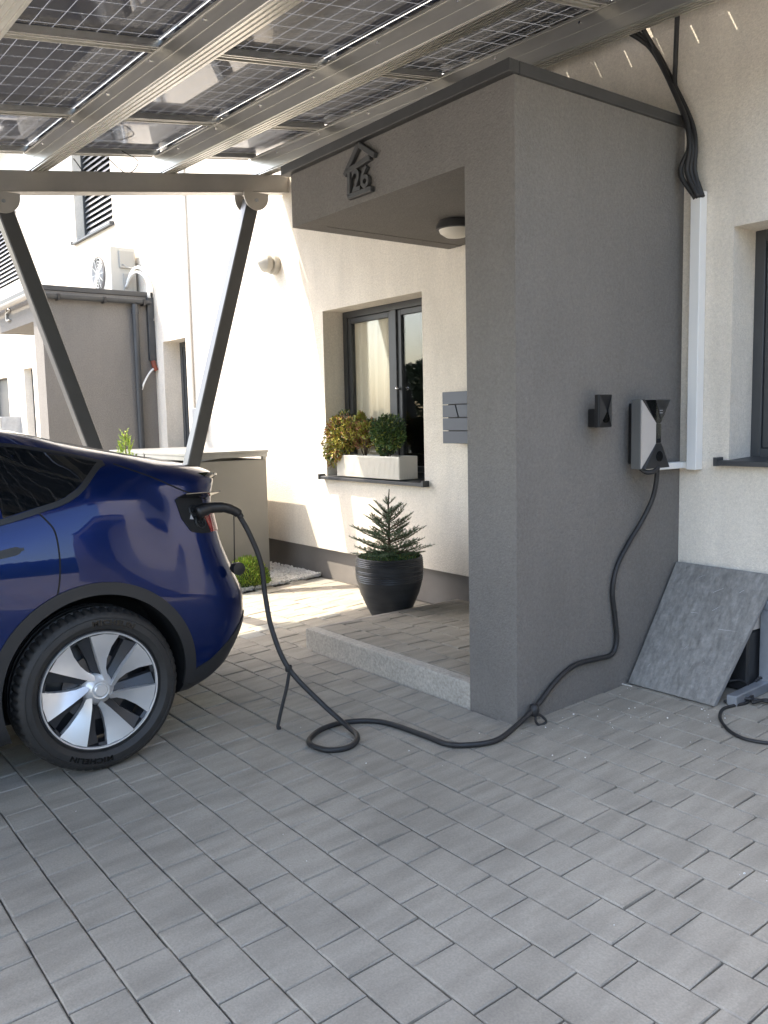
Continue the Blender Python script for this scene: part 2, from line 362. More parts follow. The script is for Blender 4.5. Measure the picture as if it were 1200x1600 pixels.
# ------------------------------------------------------------------ house
hs = thing('house', (-8, YW, .2), 'long cream rendered house wall with grey plinth and anthracite windows behind the porches', 'house')
HOLES = [(-6.07, -4.785, 1.075, 2.45), (-2.387, -.95, 1.30, 2.455), (-9.36, -8.76, 1.15, 2.47), (-12.1, -10.7, 4.03, 5.35), (-15.10, -14.58, .5, 2.50), (-17.3, -16.15, .44, 2.42), (-17.5, -14.95, 3.95, 5.6)]
DEP = .20
def wall_holes(x0, x1, z0, z1, y, holes):
    m = MB(); xs = sorted({x0, x1, *[h[0] for h in holes], *[h[1] for h in holes]}); zs = sorted({z0, z1, *[h[2] for h in holes], *[h[3] for h in holes]})
    for i in range(len(xs)-1):
        for j in range(len(zs)-1):
            cx, cz = (xs[i]+xs[i+1])/2, (zs[j]+zs[j+1])/2
            if any(h[0] < cx < h[1] and h[2] < cz < h[3] for h in holes): continue
            m.add([(xs[i], y, zs[j]), (xs[i+1], y, zs[j]), (xs[i+1], y, zs[j+1]), (xs[i], y, zs[j+1])], [(0, 1, 2, 3)])
    for a, b, c_, d in holes:
        D = y+DEP+.06
        m.add([(a, y, c_), (a, y, d), (a, D, d), (a, D, c_)], [(0, 1, 2, 3)]); m.add([(b, y, c_), (b, y, d), (b, D, d), (b, D, c_)], [(0, 1, 2, 3)])
        m.add([(a, y, d), (b, y, d), (b, D, d), (a, D, d)], [(0, 1, 2, 3)]); m.add([(a, y, c_), (b, y, c_), (b, D, c_), (a, D, c_)], [(0, 1, 2, 3)])
    m.add([(x0, y, z0), (x1, y, z0), (x1, y+.06, z0), (x0, y+.06, z0)], [(0, 1, 2, 3)])
    # end walls, rear and top so the house is a closed body
    m.add([(x0, y, z0), (x0, y, z1), (x0, y+9, z1), (x0, y+9, z0)], [(0, 1, 2, 3)]); m.add([(x1, y, z0), (x1, y, z1), (x1, y+9, z1), (x1, y+9, z0)], [(0, 1, 2, 3)])
    m.add([(x0, y+9, z0), (x0, y+9, z1), (x1, y+9, z1), (x1, y+9, z0)], [(0, 1, 2, 3)])
    return m
w_ = wall_holes(-30, 1.9, .44, 6.3, YW, HOLES)
wo_ = bpy.data.objects.new('wall', None)
me = bpy.data.meshes.new('wall'); off = world_org(hs)
me.from_pydata([(x-off[0], y-off[1], z-off[2]) for x, y, z in w_.v], [], w_.f); me.materials.append(M['render_white'])
wo_ = bpy.data.objects.new('wall', me); COL.objects.link(wo_); wo_.parent = hs
c = MB(); c.add([(-30, YW+.05, -.1), (1.9, YW+.05, -.1), (1.9, YW+.05, .45), (-30, YW+.05, .45)], [(0, 1, 2, 3)]); c.build('plinth', 'plinth', hs)
c = MB(); c.box(-30.4, 2.3, YW-.55, YW+9.5, 6.3, 6.55); c.build('roof', 'cap_metal', hs)

def window(h, kind, mull=None, sill=True, sill_z=None):
    a, b, z0, z1 = h; y = YW+DEP; fr = MB(); F_ = .055
    fr.box(a, a+F_, y, y+.06, z0, z1); fr.box(b-F_, b, y, y+.06, z0, z1)
    fr.box(a+F_, b-F_, y, y+.06, z1-F_, z1); fr.box(a+F_, b-F_, y, y+.06, z0, z0+F_)
    wn = fr.build('window', 'anthracite', hs, bevel=.003)
    bays = [(a+F_, b-F_)] if mull is None else [(a+F_, mull-.035), (mull+.035, b-F_)]
    if mull is not None:
        q = MB(); q.box(mull-.035, mull+.035, y-.004, y+.06, z0+F_, z1-F_); q.build('mullion', 'anthracite', wn, bevel=.003)
    for i, (p, r) in enumerate(bays):
        s_ = .045; q = MB()
        q.box(p+.002, p+s_, y+.012, y+.056, z0+F_+.002, z1-F_-.002); q.box(r-s_, r-.002, y+.012, y+.056, z0+F_+.002, z1-F_-.002)
        q.box(p+s_, r-s_, y+.012, y+.056, z1-F_-s_, z1-F_-.002); q.box(p+s_, r-s_, y+.012, y+.056, z0+F_+.002, z0+F_+s_)
        q.build('sash', 'anthracite', wn, bevel=.003)
        q = MB(); q.box(p+s_, r-s_, y+.03, y+.036, z0+F_+s_, z1-F_-s_); q.build('pane', 'window_glass', wn)
        if kind == 'curtain' and i == 0:
            q = MB(); N = 60; vs = []
            xa, xb = p-.27, r+.06
            for j in range(N+1):
                x = xa+(xb-xa)*j/N
                yy = y+.058+.007*math.sin(j*.9)+.004*math.sin(j*2.3)
                vs += [(x, yy, z0+.02), (x, yy, z1-.04)]
            q.add(vs, [(2*j, 2*j+2, 2*j+3, 2*j+1) for j in range(N)]); q.build('curtain', 'curtain', wn, smooth=True)
        if kind == 'curtain' and i == 1:
            q = MB(); q.tube([(p+.018, y+.004, (z0+z1)/2+.02), (p+.018, y-.03, (z0+z1)/2+.02)], .012, 10); q.build('handle', 'chrome', wn, smooth=True)
    if kind == 'blind':
        zz = z0+.05; 
        while zz < z1-.03:
            q = MB(); q.hexa([(a+.03, y-.060, zz), (b-.03, y-.060, zz), (b-.03, y-.02, zz+.058), (a+.03, y-.02, zz+.058), (a+.03, y-.064, zz+.004), (b-.03, y-.064, zz+.004), (b-.03, y-.024, zz+.062), (a+.03, y-.024, zz+.062)])
            q.build('slat', 'blind', wn); zz += .072
        for xg_ in (a, b-.03): q = MB(); q.box(xg_, xg_+.03, y-.08, y, z0, z1); q.build('guide_rail', 'anthracite', wn)
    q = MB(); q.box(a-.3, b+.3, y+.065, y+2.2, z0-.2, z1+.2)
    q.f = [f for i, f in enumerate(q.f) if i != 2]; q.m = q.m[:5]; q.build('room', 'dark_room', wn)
    if kind == 'dim':
        q = MB(); q.box(a, b, y+.5, y+.52, z0, z1)
    if sill:
        q = MB(); sz = z0 if sill_z is None else sill_z
        q.hexa([(a-.045, YW-.055, sz-.024), (b+.045, YW-.055, sz-.024), (b+.045, y-.002, sz-.002), (a-.045, y-.002, sz-.002),
                (a-.045, YW-.055, sz+.001), (b+.045, YW-.055, sz+.001), (b+.045, y-.002, sz+.012), (a-.045, y-.002, sz+.012)])
        # keep the part behind the wall face inside the opening
        q.v = [((max(a+.002, min(b-.002, x)) if yy > YW else x), yy, z) for x, yy, z in q.v]
        q.build('sill', 'anthracite', wn, bevel=.002)
        for xx in (a-.05, b+.03): q = MB(); q.box(xx, xx+.02, YW-.062, YW-.002, sz-.026, sz+.018); q.build('sill_end', 'anthracite', wn)
    return wn
window(HOLES[0], 'curtain', mull=-5.375)
window(HOLES[1], 'plain', mull=-1.66)
window(HOLES[2], 'plain')
window(HOLES[3], 'blind')
window(HOLES[4], 'blind')
window(HOLES[6], 'blind', sill=False)
# far door
a, b, z0, z1 = HOLES[5]; q = MB(); q.box(a, b, YW+.1, YW+.16, z0, z1); dr = q.build('door', 'anthracite', hs); q = MB(); q.box(b-.16, b-.13, YW+.04, YW+.1, z0+.7, z0+1.5); q.build('handle', 'chrome', dr)
# right sill of the neighbouring wall is seen edge on; curtain strip inside the right window
q = MB(); q.box(-2.30, -2.05, YW+DEP+.10, YW+DEP+.12, 1.33, 2.42); q.build('curtain_strip', 'curtain', hs)
# ------------------------------------------------------------------ porches
def porch(dx, label, number):
    p = thing('porch', (-3.6+dx, 3.4, .12), label, 'porch', 'rendered entrance porches')
    m = MB()
    m.box(-2.985+dx, XS+dx, YF, YW+.04, -.1, 2.995)                               # side wall
    m.box(-4.487+dx, -2.985+dx, YF, YF+.16, 2.693, 2.995)                         # fascia
    m.box(-4.487+dx, -4.36+dx, YF+.16, YW+.04, 2.693, 2.995)                      # left edge beam
    m.box(-4.36+dx, -2.985+dx, YF+.16, YW+.04, 2.696, 2.99)                       # ceiling
    m.build('wall', 'render_grey', p)
    q = MB(); q.box(-4.53+dx, XS+.012+dx, YF-.045, YF+.02, 2.995, 3.05)
    q.box(-4.53+dx, -4.45+dx, YF+.02, YW+.04, 2.995, 3.05); q.box(XS-.06+dx, XS+.012+dx, YF+.02, YW+.04, 2.995, 3.05)
    q.box(-4.46+dx, XS-.05+dx, YF+.01, YW+.04, 2.995, 3.03)
    q.build('cap', 'cap_metal', p, bevel=.004)
    return p
P1 = porch(0, 'large grey rendered porch carrying the house number 26 and the wall charger', True)
P2 = porch(-6.93, "neighbour's grey porch with gutter and downpipe, left behind the blue car", False)
P3 = porch(4.5, "grey rendered porch added out of view on the right, darkening the car reflections", False)  # added porch copy, unseen, so the car flank mirrors shaded walls
# neighbour porch gutters / pipes
XG2 = -9.6+.055
q = MB()
prof = [(math.cos(t)*.045, math.sin(t)*.045) for t in np.linspace(math.pi, 2*math.pi, 9)]
prof += [(p[0]*.9, p[1]*.9) for p in prof[::-1]]
q.prism(prof, lambda a_, b_, t: (XG2+a_, t, 2.945+b_), 2.70, 3.98); q.build('gutter', 'anthracite', P2, smooth=40)
q = MB(); q.prism(prof, lambda a_, b_, t: (t, 2.70+a_, 2.955+b_), -11.4, -9.60); q.build('gutter', 'alu_dull', P2, smooth=40)
q = MB()
for yy in (2.95, 3.45, 3.9): q.box(XG2-.05, XG2+.052, yy-.012, yy+.012, 2.888, 2.952)
q.build('gutter_bracket', 'black_plastic', P2)
q = MB(); q.tube([(XG2, 3.80, 2.90), (XG2, 3.80, 2.80), (XG2-.005, 3.80, .1)], .036, 14); dp = q.build('downpipe', 'anthracite', P2, smooth=40)
q = MB(); q.lathe([(.0, .0), (.044, 0), (.044, .05), (0, .05)], 16, (XG2, 3.80, 2.79)); q.build('collar', 'anthracite', dp, smooth=40); q = MB(); q.lathe([(.0, .0), (.042, 0), (.042, .03), (0, .03)], 16, (XG2, 3.80, 1.95)); q.build('collar', 'anthracite', dp, smooth=40)
q = MB(); q.box(-9.598, -9.55, 3.955, 4.03, 2.27, 2.99); q.build('pipe_duct', 'anthracite', P2, bevel=.004)
# number signs: the outline of a small house with digits
def number_sign(cx, yf, zt, s, txt, label, matn='cap_metal'):
    t = thing('house_number', (cx, yf, zt-.25*s), label, 'house number')
    X = lambda a: cx+(a-.5)*.30*s
    Zc = lambda b: zt-.26*s+b*.26*s
    def strip(pts, w):
        for (p, q_) in zip(pts, pts[1:]): m.bar((X(p[0]), yf-.016, Zc(p[1])), (X(q_[0]), yf-.016, Zc(q_[1])), .020, w, up=(0, -1, 0))
    m = MB()
    for (p, q_) in (((.02, .50), (.46, 1.0)), ((.46, 1.0), (.92, .66)), ((.1, .56), (.80, .66)), ((.16, .52), (.14, .04)), ((.12, .05), (.82, .05))):
        m.bar((X(p[0]), yf-.016, Zc(p[1])), (X(q_[0]), yf-.016, Zc(q_[1])), .030*s, .028, up=(0, -1, 0))
    m.build('outline', matn, t, bevel=.004)
    if not txt: return t
    cu = bpy.data.curves.new('digits', 'FONT'); cu.body = txt; cu.size = .155*s; cu.extrude = .011; cu.offset = .003
    o = bpy.data.objects.new('digits', cu); COL.objects.link(o); bpy.context.view_layer.update()
    me = bpy.data.meshes.new_from_object(o); bpy.data.objects.remove(o); me.materials.clear(); me.materials.append(M[matn])
    o = bpy.data.objects.new('digits', me); COL.objects.link(o); o.parent = t
    o.rotation_euler = (math.pi/2, 0, 0); o.location = Vector((X(.24), yf-.016, Zc(.12)))-t.location
    return t
number_sign(-3.76, YF, 2.985, 1.0, '26', 'black metal 26 within a house outline, on the near porch fascia')
number_sign(-10.87, YF, 2.955, .62, '', "small dark house shaped number sign on the fascia of the neighbour's porch", 'alu_dull')
# porch ceiling lamp
lp = thing('ceiling_lamp', (-3.83, 3.5, 2.693), 'round opal ceiling lamp with dark ring under the near porch roof', 'lamp')
q = MB(); q.lathe([(0, 0), (.095, 0), (.115, -.03), (.118, -.05), (.10, -.052)], 40, (-3.83, 3.5, 2.693)); q.build('ring', 'cap_metal', lp, smooth=35)
q = MB(); q.lathe([(.10, -.048), (.092, -.068), (.06, -.09), (0, -.098)], 40, (-3.83, 3.5, 2.693)); q.build('lamp_shade', 'lamp_glass', lp, smooth=True)
# mailboxes
mb = thing('mailbox', (-4.25, YW, 1.36), 'blue grey wall mailbox with four wide slats, half hidden behind the porch pillar', 'mailbox')
q = MB(); q.box(-4.415, -4.035, 3.945, YW-.001, 1.385, 1.71); q.build('case', 'charger_dark', mb)
for i in range(4):
    z0 = 1.372+i*.0885
    if i in (0, 2):
        xx = -4.315 if i == 2 else -4.18
        q = MB(); q.prism([(-4.44, z0), (xx+.03, z0), (xx, z0+.083), (-4.44, z0+.083)], lambda a_, b_, t: (a_, t, b_), 3.915, 3.94); q.build('slat', 'mail_blue', mb, bevel=.0015)
        q = MB(); q.prism([(xx+.04, z0), (-4.02, z0), (-4.02, z0+.083), (xx+.01, z0+.083)], lambda a_, b_, t: (a_, t, b_), 3.915, 3.94); q.build('slat', 'mail_blue', mb, bevel=.0015)
    else:
        q = MB(); q.box(-4.44, -4.02, 3.915, 3.94, z0, z0+.083); q.build('slat', 'mail_blue', mb, bevel=.0015)
m2 = thing('mailbox', (-15.6, 3.8, 1.2), "small steel mailbox block beside the neighbour's dark door, far left", 'mailbox')
q = MB(); q.box(-15.95, -15.45, 3.72, YW, 1.15, 1.72); q.build('case', 'galv', m2)
for i in range(3):
    q = MB(); q.box(-15.94, -15.46, 3.70, 3.72, 1.16+i*.187, 1.33+i*.187); q.build('door', 'bin_lid', m2)
# ------------------------------------------------------------------ wall fixtures
v = thing('wall_vent', (-6.8, YW, 2.93), 'cream plastic vent cowl on the sunlit wall above the bin shelter', 'vent')
q = MB(); q.lathe([(0, 0), (.085, 0), (.09, -.03), (.088, -.055), (.06, -.06), (.06, -.075)], 28, (-6.8, YW-.001, 2.94), 'y'); q.build('collar', 'ac_cream', v, smooth=40)
q = MB(); q.lathe([(.062, -.068), (.082, -.08), (.08, -.125), (.055, -.15), (.012, -.185), (0, -.186)], 28, (-6.8, YW, 2.945), 'y'); q.build('cap', 'ac_cream', v, smooth=40)
q = MB(); q.tube([(-8.6, YW-.035, 6.2), (-8.6, YW-.035, 1.69)], .03, 12); 
tag(q.build('wall_pipe', 'pvc_white', loc=(-8.6, YW, 1.69), smooth=40), 'thin white vertical pipe running up the sunlit wall left of the vent', 'pipe')
jb = thing('junction_box', (-8.36, YW, 1.45), 'grey electric box on the wall behind the strut, with loose cables below', 'box')
q = MB(); q.box(-8.43, -8.29, YW-.12, YW-.001, 1.46, 1.70); q.build('case', 'galv', jb, bevel=.005)
q = MB()
for i, (dx, dy) in enumerate(((.0, -.02), (.05, -.05), (-.04, -.08))):
    q.tube(crom([(-8.40+i*.04, YW-.06, 1.47), (-8.41+i*.05+dx, YW-.07+dy, 1.36), (-8.38+i*.07+dx*2, YW-.06+dy, 1.22), (-8.33+i*.09, YW-.05, .9)], 5), .006, 6)
q.build('cable', 'rubber', jb, smooth=True)
# air conditioner
ac = thing('air_conditioner', (-10.3, 3.85, 3.05), "cream outdoor air conditioner unit standing above the neighbour's porch roof", 'air conditioner')
q = MB(); q.box(-10.80, -9.95, 3.70, 4.00, 3.06, 3.60); q.build('casing', 'ac_cream', ac, bevel=.012, seg=2)
q = MB(); q.lathe([(.0, 0), (.205, 0), (.215, -.012), (.20, -.02), (.19, -.006)], 40, (-10.35, 3.70, 3.33), 'y'); gr = q.build('fan_grille', 'plinth', ac, smooth=40)
q = MB()
for k in range(5): q.lathe([(.045+k*.035, -.012), (.049+k*.035, -.016), (.053+k*.035, -.012)], 32, (-10.35, 3.70, 3.33), 'y')
for k in range(12):
    a_ = k*math.pi/6; q.bar((-10.35+.04*math.cos(a_), 3.685, 3.33+.04*math.sin(a_)), (-10.35+.2*math.cos(a_), 3.685, 3.33+.2*math.sin(a_)), .004, .004, up=(0, 1, 0))
q.lathe([(0, -.02), (.04, -.02), (.045, -.008)], 20, (-10.35, 3.70, 3.33), 'y')
q.build('wire_guard', 'pvc_white', gr, smooth=40)
q = MB(); q.box(-9.95, -9.925, 3.80, 3.97, 3.36, 3.56); q.box(-9.95, -9.935, 3.84, 3.96, 3.09, 3.30); q.build('service_cover', 'ac_side', ac, bevel=.004)
q = MB()
for xx in (-10.7, -10.1): q.box(xx, xx+.05, 3.66, YW, 3.03, 3.058)
q.build('bracket', 'pvc_white', ac)
q = MB(); q.tube(crom([(-9.93, 3.88, 3.20), (-9.80, 3.90, 3.32), (-9.66, 3.93, 3.33), (-9.56, 3.97, 3.22), (-9.55, 3.98, 2.98)], 6), .017, 8); q.tube(crom([(-9.93, 3.86, 3.14), (-9.80, 3.88, 3.26), (-9.68, 3.92, 3.28), (-9.59, 3.98, 3.18), (-9.585, 3.99, 2.98)], 6), .015, 8); q.build('pipe', 'pvc_white', ac, smooth=True)
q = MB(); q.tube(crom([(-9.93, 3.83, 3.40), (-9.80, 3.88, 3.34), (-9.62, 3.96, 3.30), (-9.48, 4.0, 3.10), (-9.46, 4.0, 2.8), (-9.50, 4.0, 2.72)], 6), .006, 6); q.build('cable', 'bin_grey', ac, smooth=True)
dn = thing('drain_stub', (-9.56, 3.99, 2.2), "brown pipe stub with a short white hose, at the end of the neighbour's porch wall", 'pipe')
q = MB(); q.tube([(-9.56, 3.99, 2.27), (-9.55, 4.0, 2.21), (-9.54, 4.02, 2.16)], .028, 10); q.build('stub', 'copper', dn, smooth=True)
q = MB(); q.tube(crom([(-9.55, 4.0, 2.19), (-9.53, 3.93, 2.13), (-9.53, 3.86, 2.02), (-9.53, 3.83, 1.94)], 5), .011, 8); q.build('hose', 'pvc_white', dn, smooth=True)
# ------------------------------------------------------------------ carport
CZ = lambda x, y: 3.343+.135*(y-1.69)-.04*(x+6.6)      # plane on top of the girders
cp = thing('carport', (-6.6, 2.68, .12), 'solar carport of aluminium beams and grey girder on a V strut, above the blue car', 'carport')
def hx_prism(m, x0, x1, y0, y1, o0, o1, ext=0):
    P = [(x0, y0, CZ(x0, y0)+o0), (x1, y0, CZ(x1, y0)+o0), (x1, y1, CZ(x1, y1)+o0), (x0, y1, CZ(x0, y1)+o0)]
    Q = [(x0, y0, CZ(x0, y0)+o1), (x1, y0, CZ(x1, y0)+o1), (x1, y1, CZ(x1, y1)+o1), (x0, y1, CZ(x0, y1)+o1)]
    m.hexa(P+Q)
X0, X1 = -6.62, -1.52
BY = [-1.0, -.04, .92, 1.88, 2.87, 3.73]; BW = .125; BH = .15
for gx in (-6.6, -1.75):
    q = MB(); hx_prism(q, gx-.06, gx+.06, -2.0, 4.03, -.15, 0); hx_prism(q, gx-.075, gx+.075, -2.0, 4.03, -.152, -.143)
    q.build('girder', 'alu_dull', cp, bevel=.003)
for gx in (-6.6, -1.75):
    for fy in (2.68, -.85):
        if gx > -2 and fy > 0: continue
        for ty in (fy-1.02+.02, fy+1.02):
            top = Vector((gx, ty, CZ(gx, ty)-.20)); bot = Vector((gx, fy+(.07 if ty > fy else -.07), gz(fy)+.09))
            q = MB(); q.bar(bot, top, .115, .105, up=(1, 0, 0)); q.build('strut', 'strut', cp, bevel=.008)
            q = MB()
            for sx in (-.088, .075):
                pl = [(math.cos(t)*.115, math.sin(t)*.115) for t in np.linspace(math.pi, 2*math.pi, 19)]+[(.115, .03), (-.115, .03)]
                q = MB(); q.prism(pl, lambda a_, b_, t: (t, top.y+a_, top.z+.015+b_), gx+sx, gx+sx+.012); br = q.build('bracket', 'alu_dull', cp, smooth=30)
            q = MB(); q.tube([(gx-.10, top.y, top.z-.02), (gx+.10, top.y, top.z-.02)], .014, 8); q.build('bolt', 'galv', br)
        q = MB(); q.box(gx-.14, gx+.14, fy-.2, fy+.2, gz(fy)-.03, gz(fy)+.05); q.box(gx-.07, gx+.07, fy-.1, fy+.1, gz(fy)+.05, gz(fy)+.14); q.build('foot_plate', 'strut', cp, bevel=.006)
for by in BY:
    q = MB(); x0 = X0-.02; x1 = X1
    hx_prism(q, x0, x1, by, by+BW, .0, BH)
    bm_ = q.build('beam', 'alu', cp, bevel=.003)
    q = MB()
    for j in range(4):                                            # extruded ribs of the soffit
        hx_prism(q, x0+.001, x1-.001, by+.008+j*.031, by+.008+j*.031+.017, -.008, -.0004)
    hx_prism(q, x0+.001, x1-.001, by-.003, by-.0004, .068, .074)
    hx_prism(q, x0+.001, x1-.001, by-.006, by-.0004, BH-.014, BH-.001)
    q.build('rib', 'alu', bm_)
    q = MB()
    for xx in np.arange(-6.2, -1.6, .62):
        q.tube([(xx, by-.008, CZ(xx, by)+.11), (xx, by, CZ(xx, by)+.11)], .008, 8)
    tag(q.build('rivet', 'chrome', bm_), kind='stuff')
CX = [-6.72+1.3*i for i in range(7)]
CX = [-6.64, -5.60, -4.27, -2.97, -1.67]
edges = [-3.6]+[b for b in BY]
for i, cx in enumerate(CX):
    for j in range(len(BY)):
        y1 = BY[j]; y0 = (BY[j-1]+BW) if j else -1.95
        q = MB(); hx_prism(q, cx-.045, cx+.045, y0-(.0 if j else 0)-.03, y1+.03, BH+.002, BH+.030)
        hx_prism(q, cx-.045, cx-.035, y0, y1, BH-.008, BH+.0015); hx_prism(q, cx+.035, cx+.045, y0, y1, BH-.008, BH+.0015); hx_prism(q, cx-.006, cx+.006, y0, y1, BH-.005, BH+.0015)
        q.build('crossbar', 'alu', cp)
# modules, each with its own local frame for the cell pattern
ax = Vector((1, 0, -.04)).normalized(); ay = Vector((0, 1, .135)); ay = (ay-ax*ay.dot(ax)).normalized(); az = ax.cross(ay)
RM = Matrix((ax, ay, az)).transposed().to_4x4()
pvmesh = {}
for i in range(len(CX)-1):
    for j in range(len(BY)):
        y1 = BY[j]+.003; y0 = (BY[j-1]+.012) if j else -1.95
        if j in (0, 1): y1 -= .010
        x0, x1 = CX[i]+.012, CX[i+1]-.012
        kx = (round(x1-x0, 3), round(y1-y0, 3))
        if kx not in pvmesh:
            q = MB(); q.box(-kx[0]/2, kx[0]/2, -kx[1]/2*1.009, kx[1]/2*1.009, -.003, .003); q.m = [0, 1, 1, 1, 1, 1]; pvmesh[kx] = q.mesh('solar_panel', ['pv', 'pv_glass'])
        o = bpy.data.objects.new('solar_panel', pvmesh[kx]); COL.objects.link(o); o.parent = cp
        cx, cy = (x0+x1)/2, (y0+y1)/2; cz = CZ(cx, cy)+BH+.036
        mtx = RM.copy(); mtx.translation = Vector((cx, cy, cz))-cp.location; o.matrix_local = mtx
q0 = MB(); q0.box(-.0985, .0985, -.027, .027, -.011, -.005); q0.m = [0, 1, 1, 1, 1, 1]; me0 = q0.mesh('sun_dash_tab', ['pv', 'pv_glass'])  # added tab row; gaps between tabs shape the sun dashes on the wall
def pv_place(name, me_, cx, cy):
    o = bpy.data.objects.new(name, me_); COL.objects.link(o); o.parent = cp
    mtx = RM.copy(); mtx.translation = Vector((cx, cy, CZ(cx, cy)+BH+.036))-cp.location; o.matrix_local = mtx
for i in range(len(CX)-1):
    q1 = MB(); hw = (CX[i+1]-CX[i])/2-.012; q1.box(-hw, hw, -.098, .098, -.003, .003); q1.m = [0, 1, 1, 1, 1, 1]
    pv_place('solar_panel', q1.mesh('solar_panel', ['pv', 'pv_glass']), (CX[i]+CX[i+1])/2, 3.820)
    q1 = MB(); q1.box(-hw, hw, -.036, .036, -.003, .003); q1.m = [0, 1, 1, 1, 1, 1]
    pv_place('solar_panel', q1.mesh('solar_panel', ['pv', 'pv_glass']), (CX[i]+CX[i+1])/2, 3.993)
x = X0+.02
while x < -1.7:
    pv_place('sun_dash_tab', me0, x+.1, 3.9375); x += .2+random.choice((.0, .0, .003, .005, .008))
# junction leads hanging at the module joint
q = MB()
q.tube(crom([(-6.55, 2.2, 3.50), (-6.58, 2.32, 3.40), (-6.55, 2.42, 3.52)], 6), .004, 5)
q.tube(crom([(-6.55, 2.45, 3.55), (-6.60, 2.62, 3.47), (-6.56, 2.70, 3.56), (-6.50, 2.55, 3.60)], 6), .004, 5)
q.build('lead', 'rubber', cp, smooth=True)
# cables from the carport down to the white duct
cb = thing('cable_bundle', (-2.55, 3.97, 2.64), 'bundle of black cables hanging from the carport beam into the white duct', 'cable')
for pts in ([(-2.99, 3.84, 3.60), (-2.93, 3.88, 3.53), (-2.838, 3.97, 3.43), (-2.724, 3.985, 3.221), (-2.628, 3.98, 3.004), (-2.595, 3.96, 2.874), (-2.635, 3.95, 2.756), (-2.565, 3.98, 2.62)],
            [(-2.96, 3.84, 3.60), (-2.90, 3.90, 3.53), (-2.82, 3.985, 3.42), (-2.70, 3.99, 3.20), (-2.60, 3.985, 3.00), (-2.565, 3.97, 2.87), (-2.57, 3.975, 2.75), (-2.53, 3.985, 2.62)],
            [(-2.83, 3.84, 3.60), (-2.82, 3.88, 3.50), (-2.80, 3.96, 3.40), (-2.705, 3.965, 3.20), (-2.612, 3.96, 3.00), (-2.585, 3.95, 2.86), (-2.60, 3.955, 2.75), (-2.545, 3.97, 2.62)],
            [(-2.60, 3.84, 3.60), (-2.62, 3.88, 3.50), (-2.69, 3.975, 3.33), (-2.69, 3.98, 3.18), (-2.615, 3.975, 3.0), (-2.575, 3.96, 2.86), (-2.585, 3.965, 2.75), (-2.535, 3.98, 2.62)]):
    q = MB(); q.tube(crom(pts, 8), .0125, 10); q.build('cable', 'rubber', cb, smooth=True)
dc = thing('cable_duct', (-2.56, 4.0, 1.26), 'white plastic cable duct running down the right wall and across to the charger', 'duct')
q = MB(); q.box(-2.592, -2.535, YW-.062, YW-.0015, 1.25, 2.655); q.build('vertical_run', 'pvc_white', dc, bevel=.003)
q = MB(); q.box(-2.625, -2.594, YW-.045, YW-.0015, 1.256, 1.29); q.build('connector', 'pvc_white', dc, bevel=.003)
q = MB(); q.box(XS+.0015, XS+.045, 3.70, YW-.0015, 1.256, 1.29); q.build('horizontal_run', 'pvc_white', dc, bevel=.003)
# ------------------------------------------------------------------ wall charger and holster
def hourglass(y0, y1, z0, z1, n=.36, off=0):
    ym = (y0+y1)/2; d = (y1-y0)
    return [(y0, z0), (y1, z0), (ym+d*n*.30+off, z0+(z1-z0)*.34), (ym+d*n*.30+off, z0+(z1-z0)*.66), (y1, z1), (y0, z1), (ym-d*n*.30+off, z0+(z1-z0)*.66), (ym-d*n*.30+off, z0+(z1-z0)*.34)]
fy = lambda a_, b_, t: (t, a_, b_)
fy_ = lambda a_, b_, t: (t, a_, b_)
ch = thing('wall_charger', (XS, 3.58, 1.27), 'pearl and black electric car charger on the grey porch wall, trailing a cable', 'charger')
q = MB(); q.box(XS+.001, -2.57, 3.53, 3.655, 1.295, 1.60); q.build('back_box', 'black_plastic', ch, bevel=.012, seg=2)
q = MB(); q.prism([(3.475, 1.275), (3.69, 1.275), (3.628, 1.398), (3.628, 1.50), (3.69, 1.617), (3.475, 1.617)], fy_, -2.569, -2.515); q.build('shell', 'charger_side', ch, bevel=.002)
y0, y1, z0, z1 = 3.475, 3.69, 1.275, 1.617; H = z1-z0
q = MB()
q.prism([(y0+.004, z0+.004), (y0+.098, z0+H*.36), (y0+.098, z0+H*.66), (y0+.004, z1-.004)], lambda a_, b_, t: (t+(.014 if a_ > y0+.05 else 0), a_, b_), -2.5145, -2.508); q.build('pearl_panel', 'charger_white', ch)
q = MB(); q.prism([(y0+.006, z1-.002), (y1-.001, z1-.002), (y0+.142, z0+H*.655), (y0+.098, z0+H*.655)][::-1], fy, -2.5145, -2.494); q.prism([(y0+.098, z0+H*.65), (y0+.142, z0+H*.65), (y0+.142, z0+H*.37), (y0+.098, z0+H*.37)], fy, -2.5145, -2.494); q.build('gloss_spine', 'gloss_black', ch, bevel=.002)
q = MB(); q.prism([(y0+.09, z1-.003), (y1-.003, z1-.003), (y0+.136, z0+H*.70)][::-1], fy, -2.4935, -2.490); q.build('upper_facet', 'charger_dark', ch, bevel=.0015)
q = MB(); q.prism([(y0+.006, z0+.002), (y1-.001, z0+.002), (y0+.142, z0+H*.365), (y0+.098, z0+H*.365)], fy, -2.5145, -2.492); q.build('lower_facet', 'charger_dark', ch, bevel=.0015)
q = MB(); q.lathe([(0, 0), (.026, 0), (.026, .003), (.0, .003)], 28, (-2.4925, y0+.125, z0+.060), 'x'); q.build('socket', 'tyre_text', ch)
q = MB()
for i in range(2): q.box(-2.4895, -2.488, y0+.120, y0+.142, z1-.058-i*.012, z1-.054-i*.012)
q.build('logo_mark', 'mark', ch)
for o_ in ch.children:
    o_.location = (-.045, .062, 0)
q = MB(); q.tube(crom([(-2.60, 3.56, 1.30), (-2.56, 3.58, 1.262), (-2.54, 3.62, 1.262), (-2.54, 3.655, 1.28)], 5), .012, 8); q.build('lower_gland', 'rubber', ch, smooth=True)
